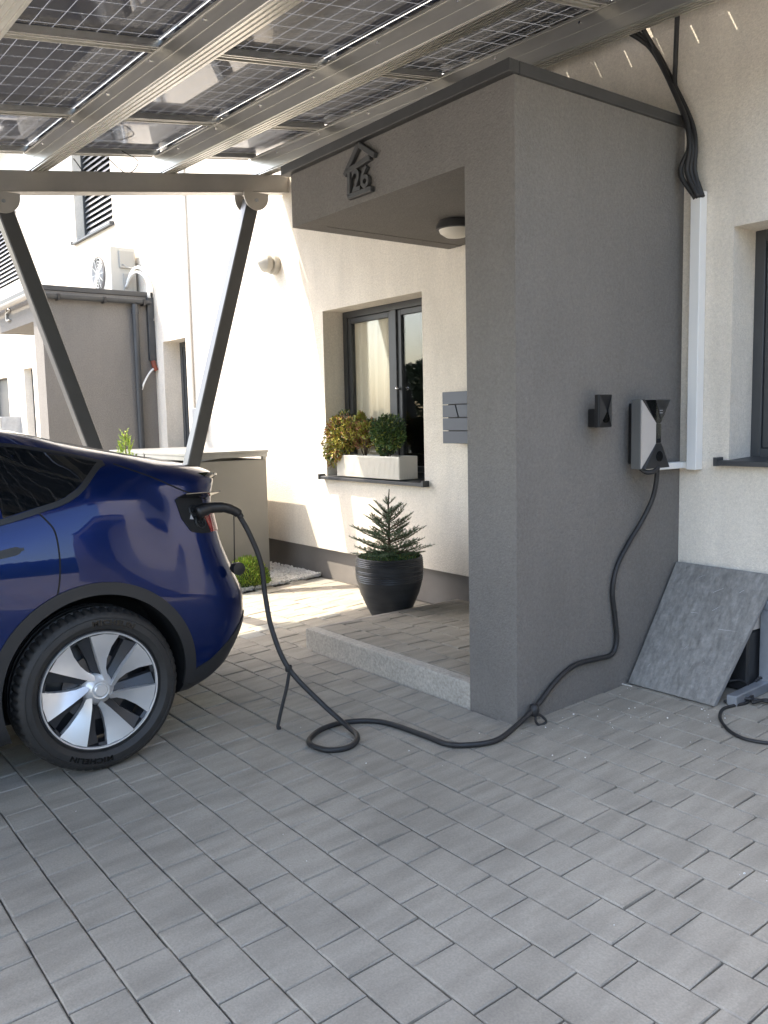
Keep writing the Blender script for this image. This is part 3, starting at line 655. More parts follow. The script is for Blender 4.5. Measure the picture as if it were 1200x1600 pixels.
so_ = thing('connector_holster', (XS, 3.3, 1.49), 'small black plug holster on the grey porch wall, left of the charger', 'holster')
q = MB(); q.box(XS+.001, -2.60, 3.275, 3.345, 1.487, 1.575); q.build('back_box', 'black_plastic', so_, bevel=.008, seg=2)
y0, y1, z0, z1 = 3.238, 3.335, 1.487, 1.64; H = z1-z0
q = MB(); q.box(-2.599, -2.575, y0, y1, z0, z1); q.build('front_plate', 'black_plastic', so_, bevel=.002)
q = MB(); q.prism([(y0+.004, z0+.004), (y0+.05, z0+H*.5), (y0+.004, z1-.004)], lambda a_, b_, t: (t+(.008 if a_ > y0+.02 else 0), a_, b_), -2.5745, -2.571); q.prism([(y1-.004, z0+.004), (y0+.056, z0+H*.5), (y1-.004, z1-.004)][::-1], lambda a_, b_, t: (t+(.008 if a_ < y1-.02 else 0), a_, b_), -2.5745, -2.571); q.build('facet', 'charger_dark', so_)
q = MB(); q.lathe([(0, 0), (.024, 0), (.024, .006), (.0, .006)], 28, (-2.574, y0+.05, z0+.045), 'x'); q.build('socket', 'tyre_text', so_)
# charging cable
cbx = thing('charging_cable', (-3.1, 2.2, .1), 'black charging cable looping over the paving from the wall charger to the blue car', 'cable')
R_ = .0125
P_ = [(-2.585, 3.715, 1.285), (-2.59, 3.715, 1.20), (-2.61, 3.71, 1.11), (-2.64, 3.665, 1.0), (-2.652, 3.585, .905), (-2.654, 3.49, .79), (-2.654, 3.455, .67), (-2.654, 3.475, .54), (-2.653, 3.49, .41), (-2.652, 3.448, .345), (-2.651, 3.325, .345), (-2.650, 3.16, .345), (-2.645, 3.02, .295), (-2.635, 2.885, .215), (-2.615, 2.72, .158), (-2.60, 2.58, .132),
      (-2.645, 2.47, .126), (-2.73, 2.405, .1215), (-2.885, 2.395, .1205), (-3.14, 2.36, .119), (-3.262, 2.24, .114), (-3.275, 2.11, .108), (-3.215, 2.0, .103), (-3.14, 1.97, .101), (-3.045, 2.0, .103), (-3.015, 2.085, .106), (-3.07, 2.165, .1165), (-3.20, 2.19, .130), (-3.33, 2.14, .215),
      (-3.455, 2.045, .372), (-3.54, 2.012, .545), (-3.585, 2.005, .715), (-3.595, 1.995, .868), (-3.612, 1.949, 1.013), (-3.631, 1.902, 1.115)]
q = MB(); q.tube(crom(P_, 8), R_, 12); q.build('cord', 'rubber', cbx, smooth=True)
q = MB(); q.tube(crom([(-3.6454, 1.6982, 1.1381), (-3.6454, 1.7568, 1.1518), (-3.6405, 1.8154, 1.1528), (-3.6356, 1.8544, 1.1440), (-3.6307, 1.8983, 1.1206), (-3.6258, 1.9149, 1.0962)], 6), [.030]*6+[.026]*8+[.024]*6+[.022]*6+[.015]*5, 14)
q.build('handle_grip', 'black_plastic', cbx, smooth=True)
q = MB(); q.tube([(-3.6307, 1.8788, 1.1157), (-3.6307, 1.8759, 1.0132), (-3.6307, 1.8720, 0.8844)], .0028, 6); q.build('tether', 'rubber', cbx, smooth=True)
q = MB(); q.lathe([(0, -.03), (.024, -.03), (.026, -.02), (.030, .0), (.030, .022), (.0, .026)], 28, (-3.6112, 1.8749, 0.8590), 'x'); q.build('dust_cap', 'black_plastic', cbx, smooth=40)
q = MB(); S1 = crom([(-3.452, 2.048, .362), (-3.455, 2.03, .28), (-3.455, 2.0, .19), (-3.455, 1.975, .10), (-3.445, 1.985, .094)], 5)
q.tube(S1, .0085, 8); q.lathe([(.0155, -.014), (.017, -.01), (.017, .01), (.0155, .014)], 16, (-3.455, 2.045, .372)); q.build('strap', 'rubber', cbx, smooth=True)
q = MB(); q.lathe([(.0, -.03), (.021, -.024), (.024, 0), (.021, .024), (0, .03)], 16, (-2.628, 2.855, .198)); q.tube(crom([(-2.62, 2.865, .185), (-2.60, 2.895, .155), (-2.60, 2.90, .135), (-2.61, 2.87, .128), (-2.615, 2.85, .15), (-2.62, 2.855, .18)], 5), .006, 8); q.build('clasp', 'rubber', cbx, smooth=True)
# ------------------------------------------------------------------ slabs, rack and cord at the right
for i, (dy, dx, lab) in enumerate(((0, 0, 'front grey slate slab leaning against the white wall, right of the charger'), (.022, -.004, 'rear slate slab leaning behind the front one, only its edge visible'))):
    bl = Vector((-2.652+dx, 3.597+dy, gz(3.6)+.001)); br = Vector((-2.172+dx, 3.60+dy, gz(3.6)+.001)); tl = Vector((-2.652+dx, 4.004+dy*.8, .744)); tr = Vector((-2.10+dx, 4.004+dy*.8, .742))
    n_ = (br-bl).cross(tl-bl).normalized()*.013
    if n_.y > 0: n_ = -n_
    q = MB(); NX, NZ = 60, 80; vs = []; fs = []
    random.seed(5+i)
    from mathutils import noise as mn
    for jz in range(NZ+1):
        for jx in range(NX+1):
            s, t = jx/NX, jz/NZ; p = (bl.lerp(br, s)).lerp(tl.lerp(tr, s), t)
            e = min(s, 1-s, t, 1-t)
            h_ = (mn.fractal(Vector((s*3.2, t*4.6, i*9)), .9, 2.1, 5)*.0065 + max(0, mn.noise(Vector((s*9+t*5, t*11-s*3, 3))))*.007)*min(1, e*25)
            vs.append(p+n_*1.0+n_.normalized()*h_)
    for jz in range(NZ):
        for jx in range(NX):
            a_ = jz*(NX+1)+jx; fs.append((a_, a_+1, a_+NX+2, a_+NX+1))
    q.add(vs, fs, 0)
    q.add([bl, br, tr, tl, bl+n_, br+n_, tr+n_, tl+n_], [(0, 3, 2, 1), (0, 1, 5, 4), (1, 2, 6, 5), (2, 3, 7, 6), (3, 0, 4, 7)], 1)
    ob = q.build('slate_slab', ['slate', 'slate_edge'], loc=(bl+br)/2, smooth=30); tag(ob, lab, 'slab')
    if i == 0:
        q = MB()
        for (s, t, dx_, dz_, wd) in ((.35, .62, .05, .004, .0012), (.50, .80, .05, .035, .0015), (.62, .53, .14, .010, .0009), (.57, .66, .03, .03, .0018), (.75, .83, .02, .02, .002), (.46, .34, .015, .03, .0015), (.21, .56, .025, .004, .0014), (.3, .9, .03, .02, .001), (.68, .25, .02, .02, .0015), (.15, .15, .01, .02, .0015)):
            p = (bl.lerp(br, s)).lerp(tl.lerp(tr, s), t)+n_*1.22; u_ = (br-bl).normalized(); v_ = (tl-bl).normalized()
            d_ = u_*dx_+v_*dz_; q.add([p, p+d_, p+d_*.9+v_*wd, p+v_*wd*1.4], [(0, 1, 2, 3)])
        mk_ = q.build('scratch', 'scratch', ob, local=False)
rk = thing('steel_rack', (-1.8, 3.8, gz(3.8)), 'galvanised steel tube rack standing behind the leaning slabs', 'rack')
for nm, a_, b_ in (('foot_rail', (-2.125, 3.66, gz(3.66)+.026), (-2.125, 4.0, gz(4)+.026)), ('foot_rail', (-1.45, 3.62, gz(3.66)+.026), (-1.45, 4.0, gz(4)+.026)), ('post', (-2.125, 3.97, .215), (-2.125, 3.97, .58)), ('post', (-1.45, 3.97, .215), (-1.45, 3.97, .58)), ('cross_rail', (-2.15, 3.97, .605), (-1.42, 3.97, .605)), ('cross_rail', (-2.10, 3.97, .235), (-1.48, 3.97, .235))):
    q = MB(); q.bar(a_, b_, .05, .05, up=(1, 0, 0) if nm == 'post' else (0, 0, 1)); q.build(nm, 'galv', rk, bevel=.004)
bx = MB(); bx.box(-2.36, -2.16, 3.86, 4.02, gz(4), .48); tag(bx.build('plastic_box', 'charger_dark', loc=(-2.26, 3.94, .18), bevel=.01), 'dark plastic box in the shade behind the leaning slate slab', 'box')
pc = MB(); pc.box(-2.20, -2.155, 3.90, 4.0, .485, .56); tag(pc.build('board_offcut', 'charger_white', loc=(-2.18, 3.95, .48), bevel=.002), 'small pale board offcut on the dark box beside the rack post', 'board')
cdx = thing('extension_cord', (-1.95, 3.5, .16), 'thin black cord coiled on the paving at the right edge, beside the rack', 'cord')
q = MB(); zc = lambda x, y, e=0: (x, y, gz(y)+.0085+e)
q.tube(crom([zc(-2.28, 3.80, .03), zc(-2.20, 3.86, .05), zc(-2.13, 3.83, .03), zc(-2.09, 3.74), zc(-2.11, 3.66), zc(-2.12, 3.58), zc(-2.065, 3.47), zc(-1.955, 3.37), zc(-1.855, 3.345), zc(-1.74, 3.40), zc(-1.66, 3.52), zc(-1.68, 3.66), zc(-1.80, 3.76), zc(-1.95, 3.80, .002), zc(-2.04, 3.78, .009), zc(-2.12, 3.72, .014), zc(-2.16, 3.66, .006)], 7), .0075, 8)
q.tube(crom([zc(-2.05, 3.72, .012), zc(-2.13, 3.86, .012), zc(-2.14, 3.94, .056), zc(-2.05, 4.0, .03), zc(-1.9, 3.95, .0), zc(-1.8, 3.84, .008), zc(-1.9, 3.77, .017), zc(-2.02, 3.80, .012), zc(-2.05, 3.72, .012)], 7), .0075, 8)
q.build('cord', 'rubber', cdx, smooth=True)
q = MB(); q.box(-2.01, -1.94, 3.88, 3.93, gz(3.9), gz(3.9)+.045); q.build('plug', 'black_plastic', cdx, bevel=.006)
# ------------------------------------------------------------------ bin shelter
bn = thing('bin_shelter', (-7.4, 3.2, .14), 'grey metal bin shelter with raised steel lid beside the sunlit house wall', 'bin shelter')
bx0, bx1, by0, by1 = -8.45, -6.72, 3.06, 3.82
q = MB(); q.box(bx1-.03, bx1, by0, by1, .14, 1.215); q.build('side_panel', 'bin_grey', bn, bevel=.004)
q = MB(); q.box(bx0, bx0+.03, by0, by1, .14, 1.215); q.build('side_panel', 'bin_grey', bn, bevel=.004)
q = MB(); q.box(bx0+.032, bx1-.032, by1-.03, by1, .16, 1.215); q.build('rear_panel', 'bin_grey', bn, bevel=.004)
for i in range(2):
    xa = bx0+.035+i*.83; q = MB(); q.box(xa, xa+.82, by0, by0+.025, .16, 1.20); d_ = q.build('door', 'bin_grey', bn, bevel=.004)
    q = MB(); q.box(xa+.70, xa+.72, by0-.03, by0-.001, .7, .9); q.build('handle', 'galv', d_)
q = MB()
for xx in (bx1-.03, bx0):
    for yy in (by0, by1-.035): q.box(xx-.001, xx+.031, yy, yy+.034, 1.216, 1.262)
q.build('lid_post', 'bin_lid', bn)
for i in range(2):
    xa = bx0-.02+i*.895; q = MB(); q.box(xa, xa+.885, by0-.03, by1+.01, 1.272, 1.297); ll = q.build('lid', 'bin_lid', bn, bevel=.003)
    q = MB(); q.box(xa+.01, xa+.875, by0-.025, by0, 1.235, 1.271); q.box(xa+.01, xa+.875, by1-.03, by1, 1.235, 1.271); q.box(xa+.845, xa+.88, by0, by1-.03, 1.24, 1.271); q.build('lid_rim', 'bin_lid', ll)
q = MB(); q.bar((bx1-.04, by0+.1, 1.22), (bx1-.05, by0+.5, 1.265), .015, .015); q.build('gas_spring', 'galv', bn)
# ------------------------------------------------------------------ plants
def leaf_quad(m, p, d, L2, W2, mi):
    d = d.normalized(); s = d.orthogonal(); s.rotate(Matrix.Rotation(random.uniform(0, 6.28), 3, d)); s.normalize()
    m.add([p-s*W2*.4, p+d*L2*.5-s*W2, p+d*L2, p+d*L2*.5+s*W2, p+s*W2*.4], [(0, 1, 2, 3, 4)], mi)
def bush(m, c, rx, ry, rz, n, L2, W2, mats_n, wts, droop=0, seed=1, up=.4, lobes=9):
    random.seed(seed); c = Vector(c); lb = []
    for i in range(lobes):
        d = Vector((random.gauss(0, 1), random.gauss(0, 1), random.gauss(0, .9))).normalized()*random.uniform(.3, .72)
        lb.append((Vector((d.x*rx, d.y*ry, d.z*rz)), random.uniform(.32, .55), random.randrange(mats_n)))
    for i in range(n):
        l, s, pm = random.choice(lb); d = Vector((random.gauss(0, 1), random.gauss(0, 1), random.gauss(0, 1))).normalized()
        rr = random.uniform(.5, 1.08)**.5
        p = c+l+Vector((d.x*rx*s*rr, d.y*ry*s*rr, d.z*rz*s*rr))
        dd = (d+Vector((0, 0, up))+Vector((random.gauss(0, .4), random.gauss(0, .4), random.gauss(0, .4)-droop)))
        mi = pm if random.random() < .45 else random.choices(range(mats_n), wts)[0]
        leaf_quad(m, p, dd, L2*random.uniform(.6, 1.3), W2*random.uniform(.7, 1.3), mi)
PL = thing('planter_box', (-5.4, 4.06, 1.088), 'cream window box with ribbed sides on the sill of the left window', 'planter')
px0, px1, py0, py1, pz0, pz1 = -5.86, -5.03, 3.995, 4.175, 1.088, 1.262
q = MB(); T = .012
q.box(px0, px1, py0, py0+T, pz0, pz1); q.box(px0, px1, py1-T, py1, pz0, pz1); q.box(px0, px0+T, py0+T, py1-T, pz0, pz1); q.box(px1-T, px1, py0+T, py1-T, pz0, pz1); q.box(px0+T, px1-T, py0+T, py1-T, pz0, pz0+.02)
q.build('box', 'planter', PL, bevel=.002)
q = MB()
for i in range(52): q.box(px0+.008+i*.0158, px0+.016+i*.0158, py0-.0025, py0-.0002, pz0+.004, pz1-.012)
for i in range(11): q.box(px1+.0002, px1+.0025, py0+.008+i*.0155, py0+.016+i*.0155, pz0+.004, pz1-.012)
tag(q.build('rib', 'planter', PL), kind='stuff')
q = MB(); q.box(px0+T, px1-T, py0+T, py1-T, pz1-.04, pz1-.03); q.build('soil', 'soil', PL)
for cx, r, mats_, wts, lab, sd, dr in ((-5.83, .155, ['l_yellow', 'l_olive', 'l_red', 'l_dark'], [4, 4, 3, 2], 'yellow green conifer bush spilling over the left end of the window box', 3, .5),
                                 (-5.57, .135, ['l_olive', 'l_red', 'l_yellow', 'l_dark'], [3, 5, 2, 2], 'rusty tipped small bush in the middle of the window box', 5, 0),
                                 (-5.26, .145, ['l_green', 'l_dark', 'l_olive', 'needle2'], [4, 5, 2, 3], 'dense dark green bush at the right of the window box', 9, 0)):
    b_ = thing('bush', (cx, 4.08, pz1-.03), lab, 'bush')
    q = MB(); cz = 1.40+(.02 if sd == 5 else 0)
    bush(q, (cx, 4.05, cz+.02), r*1.2, .14, r*1.2, 4600, .024, .006, 4, wts, dr*.5, sd, .5, 14)
    if sd == 3: bush(q, (cx-.05, 3.98, 1.27), .12, .05, .10, 1300, .024, .006, 4, wts, 1.0, 33, -.2)
    if sd == 5: bush(q, (cx-.0, 4.06, 1.56), .05, .05, .07, 330, .03, .006, 4, [2, 5, 3, 0], 0, 35, 1.2, 4)
    q.build('foliage', mats_, b_)
    q = MB()
    for k in range(7):
        a_ = random.uniform(0, 6.28); q.tube([(cx, 4.08, pz1-.04), (cx+.04*math.cos(a_), 4.07+.03*math.sin(a_), 1.33), (cx+.10*math.cos(a_), 4.06+.07*math.sin(a_), 1.42)], [.005, .004, .002], 5)
    q.build('stem', 'bark', b_, smooth=True)
# pot with spruce
pc_ = Vector((-4.69, 3.62, gz(3.62)))
pot = thing('plant_pot', pc_, 'large dark tapered pot holding the little spruce, beside the landing', 'pot')
PS = .76; prof = [(0, .0), (.160, 0), (.172, .01), (.235, .14), (.285, .27), (.310, .39), (.313, .47), (.305, .56), (.288, .56), (.285, .52), (.0, .52)]
prof = [(a*PS, b*PS) for a, b in prof]
def smooth_prof(pr_, n=5): return [(p.x, p.y) for p in crom([(a_, b_, 0) for a_, b_ in pr_], n)]
body = smooth_prof(prof[2:8], 11)
random.seed(3); body = [(r+(.0022 if k % 2 else -.0012)*random.uniform(.3, 1.4), h_) for k, (r, h_) in enumerate(body)]
q = MB(); q.lathe([(0, 0), (.160*PS, 0)]+body+[(.226, .432), (.219, .430), (.217, .39)], 72, pc_); q.build('vessel', 'pot', pot, smooth=50)
q = MB(); q.lathe([(.218, .392), (.12, .405), (0, .41)], 32, pc_); q.build('soil', 'soil', pot, smooth=True)
sp = thing('spruce_sapling', pc_+Vector((0, 0, .44)), 'small spruce tree with upswept branches growing in the dark pot', 'tree')
random.seed(21); tr_ = MB(); nd = MB(); B0 = pc_+Vector((0.0, 0, .40)); TH = .50
top = B0+Vector((.015, 0, TH))
tr_.tube([B0, B0+Vector((.004, 0, .2)), B0+Vector((.0, 0, .4)), top], [.012, .009, .006, .003], 7)
def needles(a_, b_, dens=480, L2=.019):
    d = (b_-a_); n = max(4, int(d.length*dens))
    for i in range(n):
        t = random.random(); p = a_.lerp(b_, t); s = d.normalized().orthogonal(); s.rotate(Matrix.Rotation(random.uniform(0, 6.28), 3, d.normalized()))
        dd = (s+d.normalized()*.9+Vector((0, 0, .25))).normalized(); ln = L2*random.uniform(.7, 1.15)
        o_ = dd.cross(d).normalized()*.0012
        nd.add([p-o_, p+o_, p+dd*ln], [(0, 1, 2)], random.choices([0, 1, 2], [5, 3, 2])[0])
needles(B0+Vector((0, 0, .30)), top, 500)
lv = [(.03, .31, 15, .12), (.07, .30, 14, .2), (.12, .275, 12, .32), (.17, .23, 10, .42), (.22, .195, 9, .5), (.27, .165, 7, .62), (.325, .125, 6, .8), (.38, .07, 4, 1.0)]
for h0, ln, nb, up in lv:
    a0 = random.uniform(0, 6.28)
    for i in range(nb):
        a_ = a0+i*2*math.pi/nb+random.uniform(-.45, .45); l_ = ln*random.uniform(.55, 1.15); d = Vector((math.cos(a_), math.sin(a_), up*random.uniform(.6, 1.3))).normalized()
        p0 = B0+Vector((0, 0, h0+random.uniform(-.02, .02))); p1 = p0+d*l_*.55; p2 = p0+d*l_+Vector((0, 0, .03*l_/.3))
        if p2.y > 4.0: p2.y = 4.0
        tr_.tube([p0, p1, p2], [.004, .003, .0015], 5); needles(p0.lerp(p1, .2), p1); needles(p1, p2)
        for sdn in (-1, 1):
            for t in (.35, .5, .65, .8):
                q0 = p0.lerp(p2, t); s = Vector((-d.y, d.x, 0))*sdn; q1 = q0+(d*.75+s*.65+Vector((0, 0, .08))).normalized()*l_*(.40*(1.15-t))
                tr_.tube([q0, q1], [.0018, .001], 4); needles(q0, q1, 480, .018)
tr_.build('trunk', 'bark', sp, smooth=True); nd.build('crown', ['needle', 'needle2', 'needle3'], sp)
ug = thing('ground_cover', pc_+Vector((0, 0, .44)), 'low dark moss like green plants covering the soil of the dark pot', 'plant')
q = MB(); 
random.seed(8)
for i in range(2600):
    a_ = random.uniform(0, 6.28); r = .21*math.sqrt(random.random()); 
    leaf_quad(q, pc_+Vector((r*math.cos(a_), r*math.sin(a_), .395+random.uniform(0, .045))), Vector((random.gauss(0, .7), random.gauss(0, .7), 1)), .018, .003, random.choices([0, 1, 2], [3, 4, 1])[0])
q.build('foliage', ['l_green', 'needle2', 'l_olive'], ug)
# round bush in the pebbles
bc = Vector((-6.40, 3.42, gz(3.42)+.01)); rb = thing('round_bush', bc, 'small round bright green bush in the white pebbles behind the car', 'bush')
q = MB(); random.seed(4)
for i in range(3600):
    d = Vector((random.gauss(0, 1), random.gauss(0, 1), abs(random.gauss(0, .9)))).normalized(); rr = random.uniform(.75, 1.05)
    leaf_quad(q, bc+Vector((d.x*.17*rr, d.y*.17*rr, .02+d.z*.22*rr)), d+Vector((random.gauss(0, .35), random.gauss(0, .35), .5)), .030, .0042, random.choices([0, 1, 2, 3], [5, 3, 2, 2])[0])
q.build('foliage', ['l_bright', 'l_lime', 'l_green', 'l_olive'], rb)
q = MB(); q.lathe([(0, .2), (.10, .17), (.14, .08), (.13, 0)], 16, bc); q.build('core', 'l_dark', rb, smooth=True)
# conifer tip behind the car
jc = Vector((-7.25, 2.74, .12)); jn = thing('conifer_shrub', jc, 'yellow green conifer whose tip shows above the blue car, left of the bin shelter', 'shrub')
q = MB(); random.seed(14); cz_ = 1.36
q2 = MB(); q2.tube([jc, jc+Vector((0, 0, .6)), jc+Vector((0, 0, cz_))], [.02, .014, .004], 7); q2.build('trunk', 'bark', jn, smooth=True)
for i in range(230):
    h0 = random.random()**.8; a_ = random.uniform(0, 6.28); r = .26*(1-h0)**.7*random.uniform(.4, 1)
    p = jc+Vector((r*math.cos(a_), r*math.sin(a_), .1+(cz_-.16)*h0)); d = Vector((math.cos(a_)*.35, math.sin(a_)*.35, 1)).normalized(); ln = random.uniform(.05, .11)
    for k in range(26):
        t = k/26; pp = p+d*ln*t; leaf_quad(q, pp, d+Vector((random.gauss(0, .6), random.gauss(0, .6), .1)), .018, .003, random.choices([0, 1, 2], [5, 4, 1])[0])
q.build('crown', ['l_lime', 'l_bright', 'l_green'], jn)
# pebble bed
g = MB(); g.add([(-9.4, 2.9, gz(2.9)-.006), (-6.28, 2.9, gz(2.9)-.006), (-6.28, 4.09, gz(4.09)-.006), (-9.4, 4.09, gz(4.09)-.006)], [(0, 1, 2, 3)]); tag(g.build('pebble_bed', 'pebble'), kind='structure')
g = MB(); random.seed(2)
ico = [(0, 0, -1), (.72, -.53, -.45), (-.28, -.85, -.45), (-.89, 0, -.45), (-.28, .85, -.45), (.72, .53, -.45), (.28, -.85, .45), (-.72, -.53, .45), (-.72, .53, .45), (.28, .85, .45), (.89, 0, .45), (0, 0, 1)]
icf = [(0, 1, 2), (1, 0, 5), (0, 2, 3), (0, 3, 4), (0, 4, 5), (1, 5, 10), (2, 1, 6), (3, 2, 7), (4, 3, 8), (5, 4, 9), (1, 10, 6), (2, 6, 7), (3, 7, 8), (4, 8, 9), (5, 9, 10), (6, 10, 11), (7, 6, 11), (8, 7, 11), (9, 8, 11), (10, 9, 11)]
def pebble(x, y, z, s):
    A = Matrix.Rotation(random.uniform(0, 6.28), 3, 'Z') @ Matrix.Rotation(random.uniform(0, 6.28), 3, 'X') @ Matrix.Diagonal((s*random.uniform(.8, 1.3), s*random.uniform(.7, 1), s*random.uniform(.5, .9)))
    g.add([Vector((x, y, z))+A @ Vector(v) for v in ico], icf)
for i in range(8000):
    x = -6.27-random.random()**1.4*1.3; y = random.uniform(3.0, 4.07)
    if x > -6.72+random.gauss(0, .02)+ (y-3.4)*.35 and random.random() < .0: continue
    pebble(x, y, gz(y)+random.uniform(.0, .022), random.uniform(.009, .017))
tag(g.build('pebbles', 'pebble', smooth=False), kind='stuff')
# crumbs of mortar on the paving
g = MB(); random.seed(11)
for (x, y, s, n) in ((-2.45, 3.0, .28, 26), (-2.35, 3.35, .15, 18), (-2.1, 3.5, .08, 10), (-1.6, 2.3, .7, 14), (-2.2, 1.2, .9, 12), (-3.1, 1.6, .4, 3)):
    for i in range(n): yy = y+random.gauss(0, s); pebble(x+random.gauss(0, s), yy, gz(yy)+.002, random.choice((.0016, .0025, .0025, .004)))
tag(g.build('mortar_crumbs', 'pebble'), kind='stuff')
q = MB(); q.tube([(-2.80, 3.50, gz(3.5)+.004), (-2.70, 3.56, gz(3.55)+.004), (-2.61, 3.56, gz(3.58)+.005)], .003, 6)
tag(q.build('plastic_spacer', 'planter', loc=(-2.7, 3.55, .16)), 'thin pale stick lying at the foot of the leaning slate slab', 'stick')
# ------------------------------------------------------------------ the blue car (local frame: x towards the camera side, y to the rear, z up, origin under the rear axle)
car = thing('parked_car', (-4.53, 1.21, gz(1.21)), 'dark blue hatchback car plugged in at its rear corner under the carport', 'car')
car.rotation_euler = (tilt, 0, 0)
def herm(tab, u):
    """smooth interpolation of rows (u, a, b)"""
    U = [r[0] for r in tab]
    if u <= U[0]: return tab[0][1:]
    if u >= U[-1]: return tab[-1][1:]
    i = max(k for k in range(len(U)) if U[k] <= u)
    if i == len(U)-1: i -= 1
    out = []
    for c_ in range(1, len(tab[0])):
        def sl(k):
            if k == 0: return (tab[1][c_]-tab[0][c_])/(U[1]-U[0])
            if k == len(U)-1: return (tab[-1][c_]-tab[-2][c_])/(U[-1]-U[-2])
            a_ = (tab[k][c_]-tab[k-1][c_])/(U[k]-U[k-1]); b_ = (tab[k+1][c_]-tab[k][c_])/(U[k+1]-U[k])
            return 0 if a_*b_ <= 0 else 2*a_*b_/(a_+b_)
        h_ = U[i+1]-U[i]; t = (u-U[i])/h_
        out.append((2*t**3-3*t*t+1)*tab[i][c_]+(t**3-2*t*t+t)*h_*sl(i)+(-2*t**3+3*t*t)*tab[i+1][c_]+(t**3-t*t)*h_*sl(i+1))
    return out
UF, UR = -3.35, .45            # where the plan view starts rounding
CT = [  # rows (u, half width, z) of the longitudinal curves, bottom to roof centre
    [(-3.35, .80, .20), (.45, .80, .20)],
    [(-3.35, .88, .25), (-2.6, .92, .23), (-.5, .92, .23), (.45, .90, .255)],
    [(-3.35, .93, .42), (-2.89, .955, .42), (-2.2, .94, .40), (-.6, .94, .40), (0, .955, .42), (.45, .945, .44)],
    [(-3.35, .93, .60), (-2.89, .958, .62), (-2.2, .945, .62), (-.6, .945, .62), (0, .960, .64), (.45, .955, .64)],
    [(-3.35, .91, .70), (-2.89, .950, .78), (-2.2, .945, .80), (-.6, .950, .80), (0, .960, .80), (.45, .945, .76)],
    [(-3.35, .86, .76), (-2.89, .925, .88), (-2.2, .935, .94), (-.6, .945, .96), (0, .950, .95), (.45, .915, .90)],
    [(-3.35, .80, .79), (-2.89, .86, .94), (-2.2, .90, 1.01), (-1.2, .905, 1.07), (-.35, .898, 1.112), (-.05, .890, 1.155), (.1, .885, 1.175), (.25, .875, 1.155), (.45, .845, 1.11)],
    [(-3.35, .66, .82), (-2.89, .70, .965), (-2.2, .74, 1.05), (-1.9, .79, 1.12), (-1.5, .73, 1.32), (-1.1, .695, 1.43), (-.8, .70, 1.462), (-.3, .715, 1.438), (-.08, .722, 1.393), (.1, .732, 1.342), (.2, .74, 1.315), (.33, .755, 1.29), (.45, .775, 1.248)],
    [(-3.35, .46, .84), (-2.89, .50, .99), (-2.2, .52, 1.08), (-1.9, .56, 1.15), (-1.5, .53, 1.37), (-1.1, .53, 1.505), (-.8, .52, 1.545), (-.3, .52, 1.510), (-.19, .52, 1.487), (-.05, .52, 1.453), (.05, .52, 1.420), (.2, .53, 1.378), (.45, .56, 1.308)],
    [(-3.35, 0, .85), (-2.89, 0, 1.01), (-2.2, 0, 1.10), (-1.9, 0, 1.18), (-1.5, 0, 1.41), (-1.1, 0, 1.545), (-.8, 0, 1.575), (-.3, 0, 1.525), (-.05, 0, 1.455), (.1, 0, 1.42), (.2, 0, 1.39), (.45, 0, 1.318)],
]
YR = [(.66, .27), (.76, .32), (.885, .46), (.905, .60), (.86, .72), (.80, .90), (.80, 1.06), (.86, 1.165), (.885, 1.195), (.89, 1.205)]
YF_ = [(-3.70, .22), (-3.76, .28), (-3.84, .42), (-3.86, .56), (-3.83, .66), (-3.78, .70), (-3.70, .74), (-3.62, .77), (-3.58, .79), (-3.56, .80)]
EX = .62
us = [UF+(UR-UF)*i/76 for i in range(77)]
TH_ = [math.pi/2*i/16 for i in range(1, 17)]
def column(kind, val):
    out = []
    for k in range(10):
        if kind == 'm': w_, z_ = herm(CT[k], val); out.append((w_, val, z_))
        else:
            e_, u0, TB = (YR, UR, 'r') if kind == 'r' else (YF_, UF, 'f')
            w0, z0_ = herm(CT[k], u0); yr, zr = e_[k]; s = math.sin(val); c_ = math.cos(val)
            sl = 0
            f = s**EX
            if k >= 6:
                fz = (1-math.cos(val)) if k < 8 else s**.8
                fz = .5*fz+.5*f if k >= 8 else f
            else: fz = f
            out.append((w0*max(c_, 0)**EX if w0 else 0, u0+(yr-u0)*f, z0_+(zr-z0_)*fz))
    return out
cols = [column('f', t) for t in TH_[::-1]]+[column('m', u_) for u_ in us]+[column('r', t) for t in TH_]
def refine(col, n=5):
    P = [Vector(c_) for c_ in col]; P = [P[0]]+P+[Vector((-P[-2].x, P[-2].y, P[-2].z))]; out = []
    for i in range(1, len(P)-2):
        a_, b_, c_, d_ = P[i-1:i+3]
        for k in range(n):
            t = k/n; out.append(.5*((2*b_)+(c_-a_)*t+(2*a_-5*b_+4*c_-d_)*t*t+(3*b_-a_-3*c_+d_)*t**3))
    out.append(P[-2]); 
    for p in out: p.x = max(p.x, 0)
    return out
NS = 5; grid = [refine(c_, NS) for c_ in cols]; NR = len(grid[0]); NC = len(grid)
def zone(ci, ri):
    y_ = grid[ci][ri].y; k = ri/NS
    if k >= 7.45 and -1.86 < y_ < .70: return 1          # roof and hatch glass
    if k < 1.25: return 2                                 # lower black trim
    return 0
bmv = MB(); V3 = []; 
for sgn in (1, -1):
    base = len(bmv.v)
    vs = [(p.x*sgn, p.y, p.z) for c_ in grid for p in c_]; fs = []; ms = []
    for i in range(NC-1):
        for j in range(NR-1):
            fs.append((i*NR+j, (i+1)*NR+j, (i+1)*NR+j+1, i*NR+j+1)); ms.append(zone(i, j))
    bmv.add(vs, fs); bmv.m[-len(fs):] = ms
